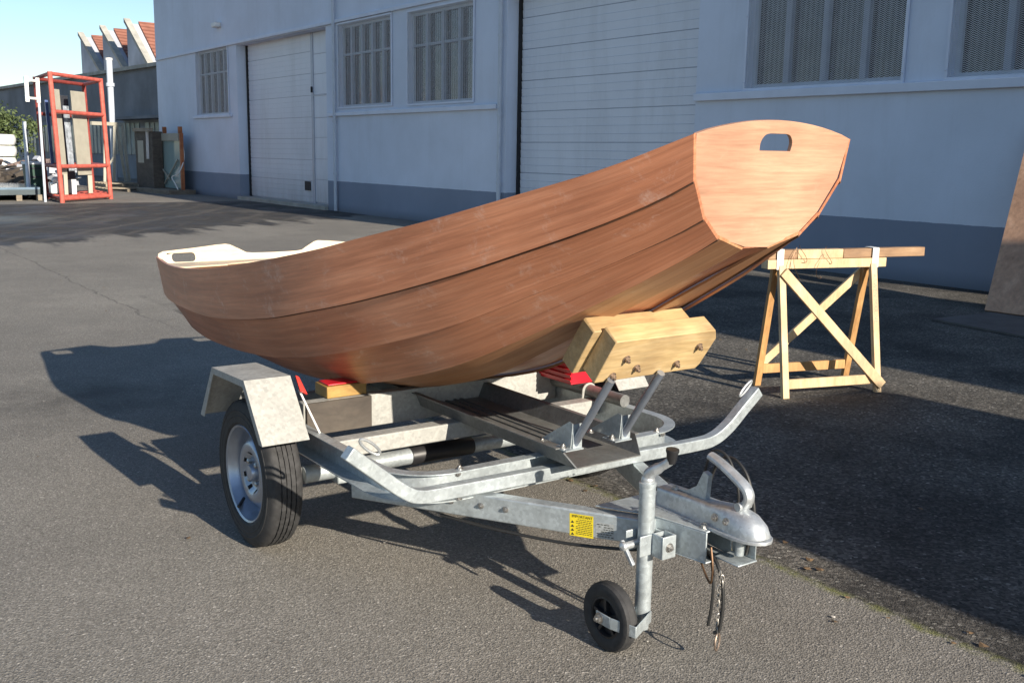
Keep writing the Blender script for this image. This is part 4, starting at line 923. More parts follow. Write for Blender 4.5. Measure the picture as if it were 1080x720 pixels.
for i in range(NS + 1):
    s = i / NS; a = chine(4, s, 1); b_ = chine(4, s, -1); vs += [a + Vector((0, 0.0, 0)), b_, b_ + Vector((0, 0, 0.010)), a + Vector((0, 0, 0.010))]
fs = [(i * 4 + q, i * 4 + (q + 1) % 4, i * 4 + 4 + (q + 1) % 4, i * 4 + 4 + q) for i in range(NS) for q in range(4)] + [(0, 1, 2, 3), (NS * 4, NS * 4 + 1, NS * 4 + 2, NS * 4 + 3)]
m_.add(vs, fs); set_uv(m_.build('bottom_plank', 'hull_ply', BT), 4, (0, 0.2, 0.2, 0), 5.3)
# bow transom
def usl_b(w): return 1.631 + (w - 1.224) * 0.178
ps = [(chine(c, 0, 1).y, chine(c, 0, 1).z) for c in range(5)]; vcb = VC(1.68)
left = [(y, z) for y, z in ps]; right = [(2 * vcb - y, z) for y, z in reversed(ps)]
n = 14; topc = []
for i in range(1, n):
    t = i / n; y = right[-1][0] + (left[0][0] - right[-1][0]) * t; topc.append((y, left[0][1] + 0.042 * (1 - (2 * t - 1) ** 2)))
sh = 0.006
outer = [(y - sh * (1 if y > vcb else -1), z + (0.004 if i == 4 else 0)) for i, (y, z) in enumerate(left)] + [(y - sh * (1 if y > vcb else -1), z) for y, z in right] + topc
slot = []
cyb, czb = vcb + 0.0, 1.510
for a, b_ in [(-0.062, -0.022), (0.062, -0.022)]: slot.append((cyb + a, czb + b_))
slot += arc2(cyb + 0.034, czb - 0.006, 0.030, 0, pi / 2, 6) + arc2(cyb - 0.034, czb - 0.006, 0.030, pi / 2, pi, 6)
m_ = MB(); m_.plate(outer, [slot], lambda y, z: (usl_b(z) + 0.003, y, z), lambda y, z: (-0.012, 0, 0.0021)); m_.build('bow_transom', 'transom_ply', BT, bevel=0.0015)
# stern transom with notch and two hand holes
def usl_s(w): return -1.800 - (w - 0.53) * 0.36
ps = [(chine(c, 1, 1).y, chine(c, 1, 1).z) for c in range(5)]; vcs = VC(-1.93)
left = [(y - 0.006, z) for y, z in ps]; right = [(2 * vcs - y, z) for y, z in reversed(left)]
hb_ = left[0][0] - vcs
ear = [(hb_ - 0.004, 0.918), (hb_ - 0.03, 0.928), (hb_ * 0.7, 0.940), (0.34, 0.951), (0.275, 0.955), (0.250, 0.950), (0.20, 0.925), (0.165, 0.906), (0.13, 0.902), (0, 0.900)]
topc = [(vcs - a, b_) for a, b_ in ear] + [(vcs + a, b_) for a, b_ in reversed(ear[:-1])]
outer = left + right + topc
hs = []
for sg in (1, -1): hs.append([(vcs + sg * a, b_) for a, b_ in rrect(0.515, 0.893, 0.125, 0.046, 0.018)])
m_ = MB(); m_.plate(outer, hs, lambda y, z: (usl_s(z), y, z), lambda y, z: (0.012, 0, 0.004)); m_.build('stern_transom', 'inner_ply', BT, bevel=0.0015)
# aft quarter seat with curved edge
m_ = MB(); ed = arc2(0, 0, 1, 0, pi, 16)
yy = hb_ - 0.02; zq = 0.862
pl = [(-1.905, vcs + yy - 0.02, zq), (-1.905, vcs - yy + 0.02, zq), (-1.70, vcs - yy + 0.0, zq)] + [(-1.74 + 0.0 - 0.08 * sin(a), vcs - 0.34 * cos(a), zq) for a in [pi * i / 14 for i in range(15)]] + [(-1.70, vcs + yy, zq)]
m_.prism(pl, (0, 0, 0.008)); m_.build('stern_seat', 'inner_ply', BT)
# inwales (gunwale inner strips)
for side in (1, -1):
    pts = [chine(0, 0.02 + 0.96 * i / 40, side) + Vector((0, -side * 0.012, -0.016)) for i in range(41)]
    m_ = MB()
    vs = []
    for p in pts:
        for a, b_ in ((-0.006, -0.014), (0.006, -0.014), (0.006, 0.014), (-0.006, 0.014)): vs.append(p + Vector((0, a, b_)))
    m_.add(vs, [(i * 4 + q, i * 4 + (q + 1) % 4, i * 4 + 4 + (q + 1) % 4, i * 4 + 4 + q) for i in range(40) for q in range(4)] + [(0, 1, 2, 3), (160, 161, 162, 163)])
    m_.build('inwale', 'inner_ply', BT)

# things carried on the trailer
m_ = MB(); m_.box(-0.10, 0.012, 0.33, 0.50, 0.5265, 0.573); m_.build('timber_chock', 'chock_wood', None, (0, 0.4, 0.527), bevel=0.003); ck = bpy.data.objects['timber_chock']
tag(ck, 'short yellowish timber chock under the hull beside the mudguard', 'wood block')
m_ = MB(); m_.box(-0.09, 0.0, 0.34, 0.49, 0.5735, 0.580); pd_ = m_.build('red_pad', 'red_plastic', None, (-0.06, 0.45, 0.573), bevel=0.003); tag(pd_, 'thin red pad squeezed between the yellowish chock and the hull', 'pad')
ct = thing('red_crate', 'red ribbed plastic crate tucked under the hull on the far side', 'crate', (0.03, -0.62, 0.507))
m_ = MB(); u0, u1, v0, v1, w0, w1 = -0.22, 0.245, -0.70, -0.520, 0.507, 0.640; t_ = 0.004
m_.box(u0, u1, v0, v1, w0, w0 + t_); m_.box(u0, u1, v1 - t_, v1, w0 + t_, w1); m_.box(u0, u1, v0, v0 + t_, w0 + t_, w1); m_.box(u1 - t_, u1, v0 + t_, v1 - t_, w0 + t_, w1); m_.box(u0, u0 + t_, v0 + t_, v1 - t_, w0 + t_, w1)
m_.build('crate_body', 'red_plastic', ct, bevel=0.001)
m_ = MB()
for k in range(5): m_.box(u0 - 0.006, u1 + 0.006, v0 - 0.006, v1 + 0.008, w0 + 0.014 + k * 0.024, w0 + 0.020 + k * 0.024) if False else (m_.box(u0, u1 + 0.006, v1 + .0005, v1 + 0.010, w0 + 0.014 + k * 0.022, w0 + 0.021 + k * 0.022))
m_.build('crate_rib', 'red_plastic', ct, split=True)

# ------------------------------------------------------------------ sawhorse
NL, NR, FL_, FR_ = Vector((-0.507, -2.841, 0)), Vector((-0.314, -3.504, 0)), Vector((-0.859, -2.978, 0)), Vector((-0.665, -3.632, 0))
ML, MR = (NL + FL_) / 2, (NR + FR_) / 2; ax = (MR - ML).normalized(); sd = Vector((-ax.y, ax.x, 0)); sd = sd if sd.dot(NL - FL_) > 0 else -sd
SH = thing('sawhorse', 'pale pine sawhorse with crossed braces standing behind the trailer', 'trestle', tuple((ML + MR) / 2))
topz = 0.792
def leg(foot, M0, sgn, mat):
    m_ = MB(); p0 = foot + Vector((0, 0, 0.0)); p1 = M0 + sd * sgn * 0.030 + Vector((0, 0, topz + 0.02)); d = (p1 - p0).normalized(); x = ax; y = d.cross(x).normalized()
    q = lambda p, z: [Vector((p + x * a * 0.045 / 2 + y * b_ * 0.03 / 2).to_3d()) for a, b_ in ((-1, -1), (1, -1), (1, 1), (-1, 1))]
    a_ = q(p0, 0); a_ = [r - d * (r.z / d.z) for r in a_]; b_ = q(p1, 0)
    m_.hexa(a_, b_); return m_.build('leg', mat, SH, bevel=0.002)
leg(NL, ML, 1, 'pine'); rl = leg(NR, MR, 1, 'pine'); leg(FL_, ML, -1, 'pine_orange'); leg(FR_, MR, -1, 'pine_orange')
def onside(M0, foot, sgn, z):       # point on a leg axis at height z
    p1 = M0 + sd * sgn * 0.030 + Vector((0, 0, topz + 0.02)); return foot.lerp(p1, z / p1.z)
nout = sd * 0.024
def brace(a, b_, wd, name, mat, sgn):
    m_ = MB(); off = sd * sgn * 0.026
    d = (b_ - a).normalized(); up_ = d.cross(sd).normalized(); m_.bar(a + off, b_ + off, wd, 0.02, up=tuple(sd)); return m_.build(name, mat, SH, bevel=0.002)
brace(onside(ML, NL, 1, 0.775), onside(MR, NR, 1, 0.045) + ax * 0.02, 0.062, 'brace', 'pine', 1)
brace(onside(MR, FR_, -1, 0.76), onside(ML, FL_, -1, 0.12), 0.055, 'brace', 'pine', -1)
def rail_(a, b_, name, mat):
    m_ = MB(); m_.bar(a, b_, 0.022, 0.06); return m_.build(name, mat, SH, bevel=0.002)
rail_(onside(ML, NL, 1, 0.085) + ax * 0.023, onside(MR, NR, 1, 0.085) - ax * 0.023, 'rail', 'pine')
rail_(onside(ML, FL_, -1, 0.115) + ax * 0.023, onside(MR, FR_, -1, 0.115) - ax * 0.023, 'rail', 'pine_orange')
bL, bR = ML - ax * 0.10, MR + ax * 0.10
m_ = MB(); m_.bar(bL + Vector((0, 0, 0.820)), bR + Vector((0, 0, 0.820)), 0.075, 0.058); m_.build('top_beam', 'pine', SH, bevel=0.003)
for c_ in (ML - ax * 0.015, MR + ax * 0.01):
    m_ = MB(); m_.bar(c_ - ax * 0.022 + Vector((0, 0, 0.8495)), c_ + ax * 0.022 + Vector((0, 0, 0.8495)), 0.084, 0.126)
    m_ = MB()
    # white tape wrapped round beam and batten
    a_ = 0.0405
    for o_, (w_, h_) in (((sd * a_), (0.003, 0.128)), ((sd * -a_), (0.003, 0.128))):
        m_.bar(c_ - ax * 0.024 + o_ + Vector((0, 0, 0.852)), c_ + ax * 0.024 + o_ + Vector((0, 0, 0.852)), w_, h_)
    m_.bar(c_ - ax * 0.024 + Vector((0, 0, 0.9145)), c_ + ax * 0.024 + Vector((0, 0, 0.9145)), 0.084, 0.003)
    m_.build('white_tape', 'white_paint', SH)
# stencilled lettering down the near right leg
p_lo, p_hi = onside(MR, NR, 1, 0.42), onside(MR, NR, 1, 0.76); dl = (p_hi - p_lo).normalized(); yl = dl.cross(ax).normalized(); yl = yl if yl.dot(sd) > 0 else -yl
mid = (p_lo + p_hi) / 2
text_mesh('ARWEN MARINE', 0.038, lambda x, y: mid - dl * x + ax * y * 1.0 + yl * 0.0155, 'stencil_lettering', 'ink_faded', rl, 1.15)
# battens resting on top
def batten(t0, t1, mat, label, dz=0.0):
    a = ML + ax * t0; b_ = ML + ax * t1; o_ = (a + b_) / 2; m_ = MB(); m_.bar(a + Vector((0, 0, 0.8795)), b_ + Vector((0, 0, 0.8795 + dz)), 0.062, 0.058)
    ob = m_.build('batten', mat, None, (o_.x, o_.y, 0.85), bevel=0.003); return tag(ob, label, 'batten', 'battens lying on the sawhorse')
batten(-0.095, 0.115, 'old_batten', 'short dark offcut at the left end of the sawhorse top')
batten(0.118, 0.455, 'pine', 'pale pine batten in the middle of the sawhorse top')
batten(0.458, 1.09, 'old_batten', 'long brown batten overhanging the right end of the sawhorse', 0.004)
m_ = MB(); random.seed(11)
for t0, z0, L_, sg in ((0.07, 0.885, 0.20, 1), (0.14, 0.90, 0.05, 1), (0.33, 0.89, 0.05, 1), (0.27, 0.84, 0.11, 1), (0.10, 0.86, 0.14, 1)):
    pts = []
    for i in range(9):
        t = i / 8; pts.append(ML + ax * (t0 + 0.03 * sin(t * 7 + t0 * 30)) + sd * (0.045 + 0.015 * sin(t * 5)) + Vector((0, 0, z0 + 0.04 * cos(t * 5) - L_ * t)))
    m_.tube(catmull(pts, 4), 0.0016, 5)
wr = m_.build('wire_twists', 'copper_wire', None, (ML.x, ML.y, 0.8)); tag(wr, 'thin curled copper wire hanging over the sawhorse top', 'wire')

# ------------------------------------------------------------------ plywood sheet and ground sheet
m_ = MB()
b0 = Vector((-1.96, -7.60, 0.0)); b1 = Vector((-0.74, -7.60, 0.0)); tp = Vector((-0.50, -1.46, 1.955)); th = Vector((0, 0.8, 0.6)).normalized() * 0.018
b0.z = b1.z = 0.0; tq = Vector((0.0, -1.46, 1.955)); m_.hexa([b0, b1, b1 + tq, b0 + tp], [b0 + th, b1 + th, b1 + tq + th, b0 + tp + th])
o_ = m_.build('plywood_sheet', 'plywood_sheet', None, (-1.35, -7.6, 0)); tag(o_, 'reddish plywood sheet leaning against the warehouse wall at right edge', 'board')
m_ = MB(); m_.prism([(-1.86, -6.52, 0.004), (-0.3, -6.25, 0.004), (-0.3, -7.42, 0.004), (-1.80, -7.42, 0.004)], (0, 0, 0.018)); o_ = m_.build('ground_board', 'ground_plate', None, (-1, -6.9, 0)); tag(o_, 'dark flat board lying on the asphalt before the leaning plywood', 'board')

# ------------------------------------------------------------------ background factory with saw-tooth roof
def lw(px, py, h=0): return toloc(gp(px, py, h))
P1 = Vector((-16.85, 48.08, 0)); dh = radians(39.3); D1 = Vector((-sin(dh), cos(dh), 0)); B1 = Vector((cos(dh), sin(dh), 0))   # along the wall, and back
def FW(t, z, back=0.0): p = P1 + D1 * t + B1 * back; q = toloc(p); return (q.x, q.y, z)
def t_at(px, back=0.0):
    r = ray(px, 150); r2 = Vector((r.x, r.y)); b_ = P1 + B1 * back; # b + D t = r k
    det = D1.x * (-r2.y) - D1.y * (-r2.x); t = (-(b_.x) * (-r2.y) + (b_.y) * (-r2.x)) / det
    return t
fo_ = FW(0, 0); BF = thing('factory', 'old grey factory with three saw-tooth gables and red tiled slopes in the distance', 'building', fo_)
HT = 5.03
def qp(mb_, t0, t1, z0, z1, b0_, b1_):
    mb_.hexa([FW(t0, z0, b0_), FW(t1, z0, b0_), FW(t1, z0, b1_), FW(t0, z0, b1_)], [FW(t0, z1, b0_), FW(t1, z1, b0_), FW(t1, z1, b1_), FW(t0, z1, b1_)])
m_ = MB(); qp(m_, -14, 110, 0, HT, 0.0, 12); m_.build('wall', 'factory_lower', BF)
m_ = MB(); qp(m_, -14, 110, HT * 0.58, HT - 0.1, -0.06, -0.002); m_.build('cladding', 'factory_upper', BF)
m_ = MB(); qp(m_, -14.2, 110, HT, HT + 0.16, -0.25, 12.2); m_.build('roof_edge', 'coping', BF)
m_ = MB()
for k in range(26):
    t0 = -12 + k * 4.4; qp(m_, t0, t0 + 3.6, 1.15, HT * 0.52, -0.05, -0.002)
m_.build('window', 'factory_glass', BF, split=True)
m_ = MB()
for k in range(26):
    t0 = -12 + k * 4.4
    for j in range(1, 6): qp(m_, t0 + j * 0.6 - 0.03, t0 + j * 0.6 + 0.03, 1.15, HT * 0.52, -0.08, -0.051)
m_.build('mullion', 'coping', BF)
m_ = MB(); qp(m_, -12, 3.4, HT * 0.545, HT * 0.57, -0.9, -0.003); m_.build('canopy', 'factory_upper', BF)
m_ = MB(); qp(m_, 0.15, 0.75, 0.6, 2.35, -0.14, -0.09); m_.build('door', 'chock_wood', BF)
bk0 = 1.2
for (pl_, yt, pr_, yb) in ((91, 39, 111, 67), (114, 32, 135, 63), (139.5, 25, 161, 58)):
    tl, tr_ = t_at(pl_, bk0), t_at(pr_, bk0)
    G_ = P1 + D1 * tl + B1 * bk0; zt_ = hp(pl_, yt, G_); zb_ = HT + 0.1
    m_ = MB(); m_.prism([FW(tl, zb_, bk0), FW(tl, zt_, bk0), FW(tr_, zb_, bk0)], Vector(FW(0, 0, 9)) - Vector(FW(0, 0, 0))); gb = m_.build('gable', 'factory_render', BF)
    a, b_ = Vector(FW(tl, zt_ + 0.02, bk0 + 0.6)), Vector(FW(tr_, zb_ + 0.02, bk0 + 0.6)); bb = Vector(FW(0, 0, 7.6)) - Vector(FW(0, 0, 0)); m_ = MB(); m_.hexa([a, b_, b_ + bb, a + bb], [p + Vector((0, 0, 0.12)) for p in (a, b_, b_ + bb, a + bb)]); part_of(gb, m_.build('tiled_slope', 'roof_tile', gb))
    a, b_ = Vector(FW(tl + 0.1, zt_ + 0.05, bk0 - 0.1)), Vector(FW(tr_ - 0.1, zb_ + 0.15, bk0 - 0.1)); bb = Vector(FW(0, 0, 0.32)) - Vector(FW(0, 0, 0)); m_ = MB(); m_.hexa([a, b_, b_ + bb, a + bb], [p + Vector((0, 0, 0.2)) for p in (a, b_, b_ + bb, a + bb)]); part_of(gb, m_.build('coping', 'coping', gb))

# ------------------------------------------------------------------ yard clutter at the left
def LG(px, py): q = lw(px, py); return Vector((q.x, q.y, 0))
def HG(px, py, foot):  # local point above a local foot
    G_ = W(foot.x, foot.y, 0); return Vector((foot.x, foot.y, hp(px, py, G_)))
fA, fB, fC = LG(66, 214), LG(117, 210), LG(50, 209.5); fD = fB + (fC - fA)
tA, tB, tC = HG(57, 80, fA), HG(110, 80, fB), HG(42, 80, fC); H_ = (tA.z + tB.z) / 2
lean = (fB - fA).normalized() * -0.22
RK = thing('steel_stillage', 'tall leaning red tubular steel rack holding long panels upright', 'rack', tuple(fA))
def rk(p, z): return p + lean * (z / H_) + Vector((0, 0, z))
for i_, p in enumerate((fA, fB, fC, fD)):
    m_ = MB(); m_.cyl(rk(p, 0), rk(p, H_), 0.062, 10); m_.build('post', 'rack_red' if i_ < 2 else 'rack_dark_red', RK)
for z in (0.10, 0.95, 2.36, H_ - 0.05):
    for a, b_, mt in ((fA, fB, 'rack_red'), (fC, fD, 'rack_dark_red'), (fA, fC, 'rack_dark_red'), (fB, fD, 'rack_red')):
        if z == 2.36 and mt == 'rack_dark_red' and a is fA: continue
        m_ = MB(); m_.cyl(rk(a, z), rk(b_, z), 0.052, 10); m_.build('rail', mt, RK)
m_ = MB(); ua = (fB - fA).normalized(); ub = (fC - fA)
for j in range(5):
    o_ = fA + ub * (0.1 + 0.2 * j); m_.bar(o_ + Vector((0, 0, 0.16)), o_ + (fB - fA) + Vector((0, 0, 0.16)), 0.10, 0.04)
m_.build('deck_bar', 'rack_red', RK, split=True)
def rack_panel(px0, px1, ytop, ybot, depth, mat, label, th=0.18):
    f0 = fA + (fB - fA) * ((px0 - 66) / 51.0) + ub * depth; f1 = fA + (fB - fA) * ((px1 - 66) / 51.0) + ub * depth
    m_ = MB(); zb_, zt_ = ybot, ytop; tv = ub.normalized() * th
    m_.hexa([f0 + Vector((0, 0, zb_)) + lean * zb_ / H_, f1 + Vector((0, 0, zb_)) + lean * zb_ / H_, f1 + tv + Vector((0, 0, zb_)) + lean * zb_ / H_, f0 + tv + Vector((0, 0, zb_)) + lean * zb_ / H_],
            [f0 + Vector((0, 0, zt_)) + lean * zt_ / H_, f1 + Vector((0, 0, zt_)) + lean * zt_ / H_, f1 + tv + Vector((0, 0, zt_)) + lean * zt_ / H_, f0 + tv + Vector((0, 0, zt_)) + lean * zt_ / H_])
    o_ = m_.build('panel', mat, None, tuple(f0 + Vector((0, 0, zb_))), bevel=0.01); tag(o_, label, 'panel', 'panels standing in the red rack'); return o_
rack_panel(67.5, 75.5, 2.95, 0.72, 0.12, 'panel_beige', 'left beige column panel standing in the red rack')
rack_panel(86, 100.5, 2.95, 0.70, 0.10, 'panel_beige', 'right and wider beige column panel standing in the red rack')
rack_panel(75, 88, 2.85, 0.19, 0.40, 'panel_dark', 'dark panel standing between the two beige columns in the rack')
rack_panel(79, 85, 2.55, 0.8, 0.22, 'plastic_wrap', 'silvery plastic-wrapped strip between the beige columns in the rack', 0.05)
rack_panel(67, 70, 2.7, 0.9, 0.55, 'blue_film', 'narrow blue filmed panel at the left back of the red rack', 0.1)
random.seed(21)
for (px, wd, z, mat, lb_) in ((72, 0.10, 0.55, 'panel_beige', 'short pale post under the left beige column in the red rack'), (80, 0.12, 0.40, 'white_paint', 'short white post low in the middle of the red rack'), (97, 0.12, 0.50, 'panel_beige', 'short pale post under the right beige column in the red rack')):
    f0 = fA + (fB - fA) * ((px - 66) / 51.0) + ub * 0.12; m_ = MB(); m_.box(f0.x - wd / 2, f0.x + wd / 2, f0.y - wd / 2, f0.y + wd / 2, 0.19, 0.19 + z); o_ = m_.build('short_post', mat, None, tuple(f0 + Vector((0, 0, 0.19))), bevel=0.008); tag(o_, lb_, 'post')
m_ = MB(); p = fC + (fA - fC) * 0.5; m_.box(p.x - 0.12, p.x + 0.12, p.y - 0.1, p.y + 0.1, 0.19, 0.5); m_.box(p.x - 0.05, p.x + 0.12, p.y - 0.1, p.y + 0.05, 0.5, 0.62); o_ = m_.build('rag_bundle', 'white_bag', None, (p.x, p.y, 0.19), bevel=0.04); tag(o_, 'white bundle lying low at the left side of the red rack', 'bundle')
# tall pole
def vert_pole(px, ybase, ytop, r, mat, name, label, cat, r1=None, px_top=None):
    f_ = LG(px, ybase); t_ = HG(px_top or px, ytop, f_); m_ = MB(); m_.cyl(f_, t_, r, 12, r1)
    return f_, t_, m_
f_, t_, m_ = vert_pole(122, 199, 64, 0.10, 'white_pipe', '', '', '', 0.11, px_top=118)
PL = thing('vent_pole', 'tall pale tapering pole rising behind the red rack', 'pole', tuple(f_)); m_.build('shaft', 'white_pipe', PL)
m_ = MB(); m_.cyl((f_.x, f_.y, t_.z * 0.80), (f_.x, f_.y, t_.z * 0.80 + 0.12), 0.15, 12); m_.build('collar', 'white_pipe', PL); m_ = MB(); m_.cyl(t_ , t_ + Vector((0, 0, 0.08)), 0.125, 12); m_.build('cap', 'white_paint', PL)
# white frame hung on poles at left
f1, f2 = LG(48, 213), LG(31, 209); t1, t2 = HG(41, 92, f1), HG(27, 128, f2)
GP = thing('sign_frame', 'white tubular frame on a thin pole left of the red rack', 'frame', tuple(f1))
m_ = MB(); ln = (fA - fB).normalized(); m_.cyl(f1, t1 + Vector((0, 0, 0)), 0.034, 8); m_.build('pole', 'white_pipe', GP)
zt_, zb_ = hp(30, 82, W(f1.x, f1.y)), hp(30, 104, W(f1.x, f1.y)); m_ = MB(); wd = 0.52
for k in (0, 1): q = f1 + ln * (wd * k * 0.95 + 0.02); m_.bar(q + Vector((0, 0, zb_ - 0.1)), q + Vector((0, 0, zt_)), 0.09, 0.09, up=(1, 0, 0))
for z in (zb_, zt_ - 0.08): m_.bar(f1 + ln * 0.07 + Vector((0, 0, z)), f1 + ln * (wd * 0.95 - 0.03) + Vector((0, 0, z)), 0.06, 0.06)
m_.build('panel_frame', 'white_paint', GP)
m_ = MB(); m_.cyl(f2, t2, 0.055, 8); o_ = m_.build('short_pole', 'white_pipe', None, tuple(f2)); tag(o_, 'short blue-grey pole left of the white frame, behind the bin', 'pole')
# green bin
f_ = LG(37, 207); ztop = hp(37, 170, W(f_.x, f_.y)); BN = thing('wheelie_bin', 'dark green bin with pale lid beside the stacked sheets', 'bin', tuple(f_))
m_ = MB(); a, w_ = 0.26, 0.20
m_.hexa([(f_.x - w_, f_.y - w_, 0.02), (f_.x + w_, f_.y - w_, 0.02), (f_.x + w_, f_.y + w_, 0.02), (f_.x - w_, f_.y + w_, 0.02)], [(f_.x - a, f_.y - a, ztop - 0.1), (f_.x + a, f_.y - a, ztop - 0.1), (f_.x + a, f_.y + a, ztop - 0.1), (f_.x - a, f_.y + a, ztop - 0.1)]); m_.build('bin_body', 'bin_green', BN, bevel=0.02)
m_ = MB(); m_.box(f_.x - a - .02, f_.x + a + .02, f_.y - a - .02, f_.y + a + .02, ztop - 0.098, ztop - 0.02); m_.build('lid', 'white_paint', BN, bevel=0.02)
m_ = MB(); m_.box(f_.x + 0.22, f_.x + 0.27, f_.y - 0.2, f_.y + 0.2, 0.55, 0.6); m_.box(f_.x + 0.225, f_.x + 0.27, f_.y - 0.2, f_.y + 0.2, 0.8, 0.85); m_.build('bin_rib', 'bin_dark', BN, split=True)
# stacked sheets on bearers
f0, f1, f2, f3 = LG(-40, 213), LG(43, 211.5), LG(36, 206), LG(-40, 205)
cz_ = 0.22
for k, (mat, z0, z1, nm, lb_) in enumerate((('sheet_dark', 0.16, 0.30, 'metal_sheets', 'dark stack of flat sheets on timber bearers at the left edge'), ('sheet_blue', 0.301, 0.36, 'glossy_sheet', 'glossy blue-grey sheet on top of the dark stack at the left edge'))):
    m_ = MB(); m_.prism([p + Vector((0, 0, z0)) for p in (f0, f1, f2, f3)], (0, 0, z1 - z0)); o_ = m_.build(nm, mat, None, (f1.x, f1.y, z0)); tag(o_, lb_, 'sheet')
random.seed(2)
for k, t in enumerate((0.35, 0.72, 0.985)):
    a = f0.lerp(f1, t); b_ = f3.lerp(f2, t); m_ = MB(); m_.bar(a + Vector((0, 0, 0.078)), b_ + Vector((0, 0, 0.078)), 0.14, 0.155); o_ = m_.build('bearer', 'weathered_wood', None, (a.x, a.y, 0)); tag(o_, ['timber bearer under the sheets, nearest the picture edge', 'timber bearer under the middle of the stacked sheets', 'timber bearer under the right end of the stacked sheets'][k], 'timber', 'timber bearers under the sheet stack')
# pallets and trestle
def pallet(px, py, z, label, sx_=1.2, sy_=1.0, rot=0.0):
    f_ = LG(px, py); t_ = thing('pallet', label, 'pallet', (f_.x, f_.y, z), 'wooden pallets')
    for k in range(6): m_ = MB(); m_.box(f_.x - sx_ / 2 + k * sx_ / 5.5, f_.x - sx_ / 2 + k * sx_ / 5.5 + 0.12, f_.y - sy_ / 2, f_.y + sy_ / 2, z + 0.10, z + 0.125); m_.build('deck_board', 'weathered_wood', t_)
    for k in range(3): m_ = MB(); m_.box(f_.x - sx_ / 2, f_.x + sx_ / 2 + .05, f_.y - sy_ / 2 + k * sy_ / 2.2, f_.y - sy_ / 2 + k * sy_ / 2.2 + 0.09, z, z + 0.099); m_.build('runner', 'weathered_wood', t_)
pallet(124, 201, 0.0, 'lower weathered pallet under the pale trestle behind the rack', 2.6, 1.4); pallet(121, 200, 0.13, 'upper weathered pallet stacked under the pale trestle behind the rack', 2.2, 1.2)
fa, fb = LG(100, 200), LG(133, 199); TT = thing('trestle', 'pale open timber frame with raking legs standing on pallets', 'trestle', (fa.x, fa.y, 0.26))
zt_ = hp(115, 131, W(fb.x, fb.y)); z0 = 0.262
m_ = MB(); m_.bar(fa + Vector((0, 0, zt_)), fb + Vector((0, 0, zt_)), 0.08, 0.12); m_.build('top_rail', 'panel_beige', TT)
for t, lx in ((0.42, 0.32), (0.72, 0.62), (0.80, 1.0), (0.98, 1.12)):
    a = fa.lerp(fb, t); b_ = fa.lerp(fb, lx); m_ = MB(); m_.bar(b_ + Vector((0, 0, z0)), a + Vector((0, 0, zt_ - 0.05)), 0.09, 0.08, up=(1, 0, 0)); m_.build('leg', 'panel_beige', TT)
m_ = MB(); m_.bar(fa.lerp(fb, 0.35) + Vector((0, 0, z0 + 0.35)), fa.lerp(fb, 0.8) + Vector((0, 0, zt_ * 0.62)), 0.06, 0.08, up=(1, 0, 0)); m_.build('brace', 'panel_beige', TT)
# dark crate stack and glass rack
def upright(px0, px1, yb0, yb1, ytop, th, mat, name, label, cat, group=None, z0=0.0):
    a, b_ = LG(px0, yb0), LG(px1, yb1); nrm_ = Vector((-(b_ - a).y, (b_ - a).x, 0)).normalized(); c = toloc(Vector((0, 0, 0))); 
    if nrm_.dot(Vector((c.x, c.y, 0)) - a) > 0: nrm_ = -nrm_
    za = hp(px0, ytop, W(a.x, a.y)); m_ = MB(); e = nrm_ * th
    m_.hexa([a + Vector((0, 0, z0)), b_ + Vector((0, 0, z0)), b_ + e + Vector((0, 0, z0)), a + e + Vector((0, 0, z0))], [a + Vector((0, 0, za)), b_ + Vector((0, 0, za)), b_ + e + Vector((0, 0, za)), a + e + Vector((0, 0, za))])
    return a, b_, nrm_, za, m_
a, b_, n_, za, m_ = upright(145, 163, 201, 203, 139, 0.35, '', '', '', '')
DC = thing('slab_stack', 'dark upright stack of boards with pale label beside the glass', 'board stack', tuple(a)); m_.build('boards', 'dark_board', DC, bevel=0.02)
m_ = MB(); m_.add([a.lerp(b_, 0.15) - n_ * 0.01 + Vector((0, 0, za * 0.48)), a.lerp(b_, 0.5) - n_ * 0.01 + Vector((0, 0, za * 0.48)), a.lerp(b_, 0.5) - n_ * 0.01 + Vector((0, 0, za * 0.85)), a.lerp(b_, 0.15) - n_ * 0.01 + Vector((0, 0, za * 0.85))], [(0, 1, 2, 3)]); m_.build('pale_label', 'panel_beige', DC, solid=False)
m_ = MB(); m_.bar(a - n_ * 0.02 + Vector((0, 0, za + 0.06)), b_ + Vector((0, 0, za + 0.05)) - n_ * 0.02, 0.12, 0.12); m_.build('top_batten', 'weathered_wood', DC)
m_ = MB(); m_.bar(a.lerp(b_, 0.78) - n_ * 0.03 + Vector((0, 0, za * 0.55)), a.lerp(b_, 0.8) - n_ * 0.03 + Vector((0, 0, za)), 0.1, 0.02, up=(1, 0, 0)); m_.build('strap', 'white_bag', DC)
a, b_, n_, za, m_ = upright(165, 193, 202, 204.5, 141, 0.03, '', '', '', '', z0=0.16)
GLs = m_.build('window_pane', 'pale_glass', None, tuple(a + Vector((0, 0, 0.16)))); tag(GLs, 'greenish glass pane standing upright in the orange timber stand', 'glass pane')
GR = thing('glass_stand', 'orange timber stand with raking side holding upright glass by the wall', 'stand', tuple(a))
for z in (0.10,):
    m_ = MB(); m_.bar(a - n_ * 0.25 + Vector((0, 0, 0.07)), b_ + (b_ - a) * 0.25 - n_ * 0.25 + Vector((0, 0, 0.07)), 0.9, 0.14); m_.build('base', 'weathered_wood', GR)
for t in (0.28, 0.86):
    p = a.lerp(b_, t) + n_ * 0.12; m_ = MB(); m_.bar(p + Vector((0, 0, 0.14)), p + Vector((0, 0, za + 0.22)), 0.12, 0.10, up=(1, 0, 0)); m_.build('post', 'orange_wood', GR)
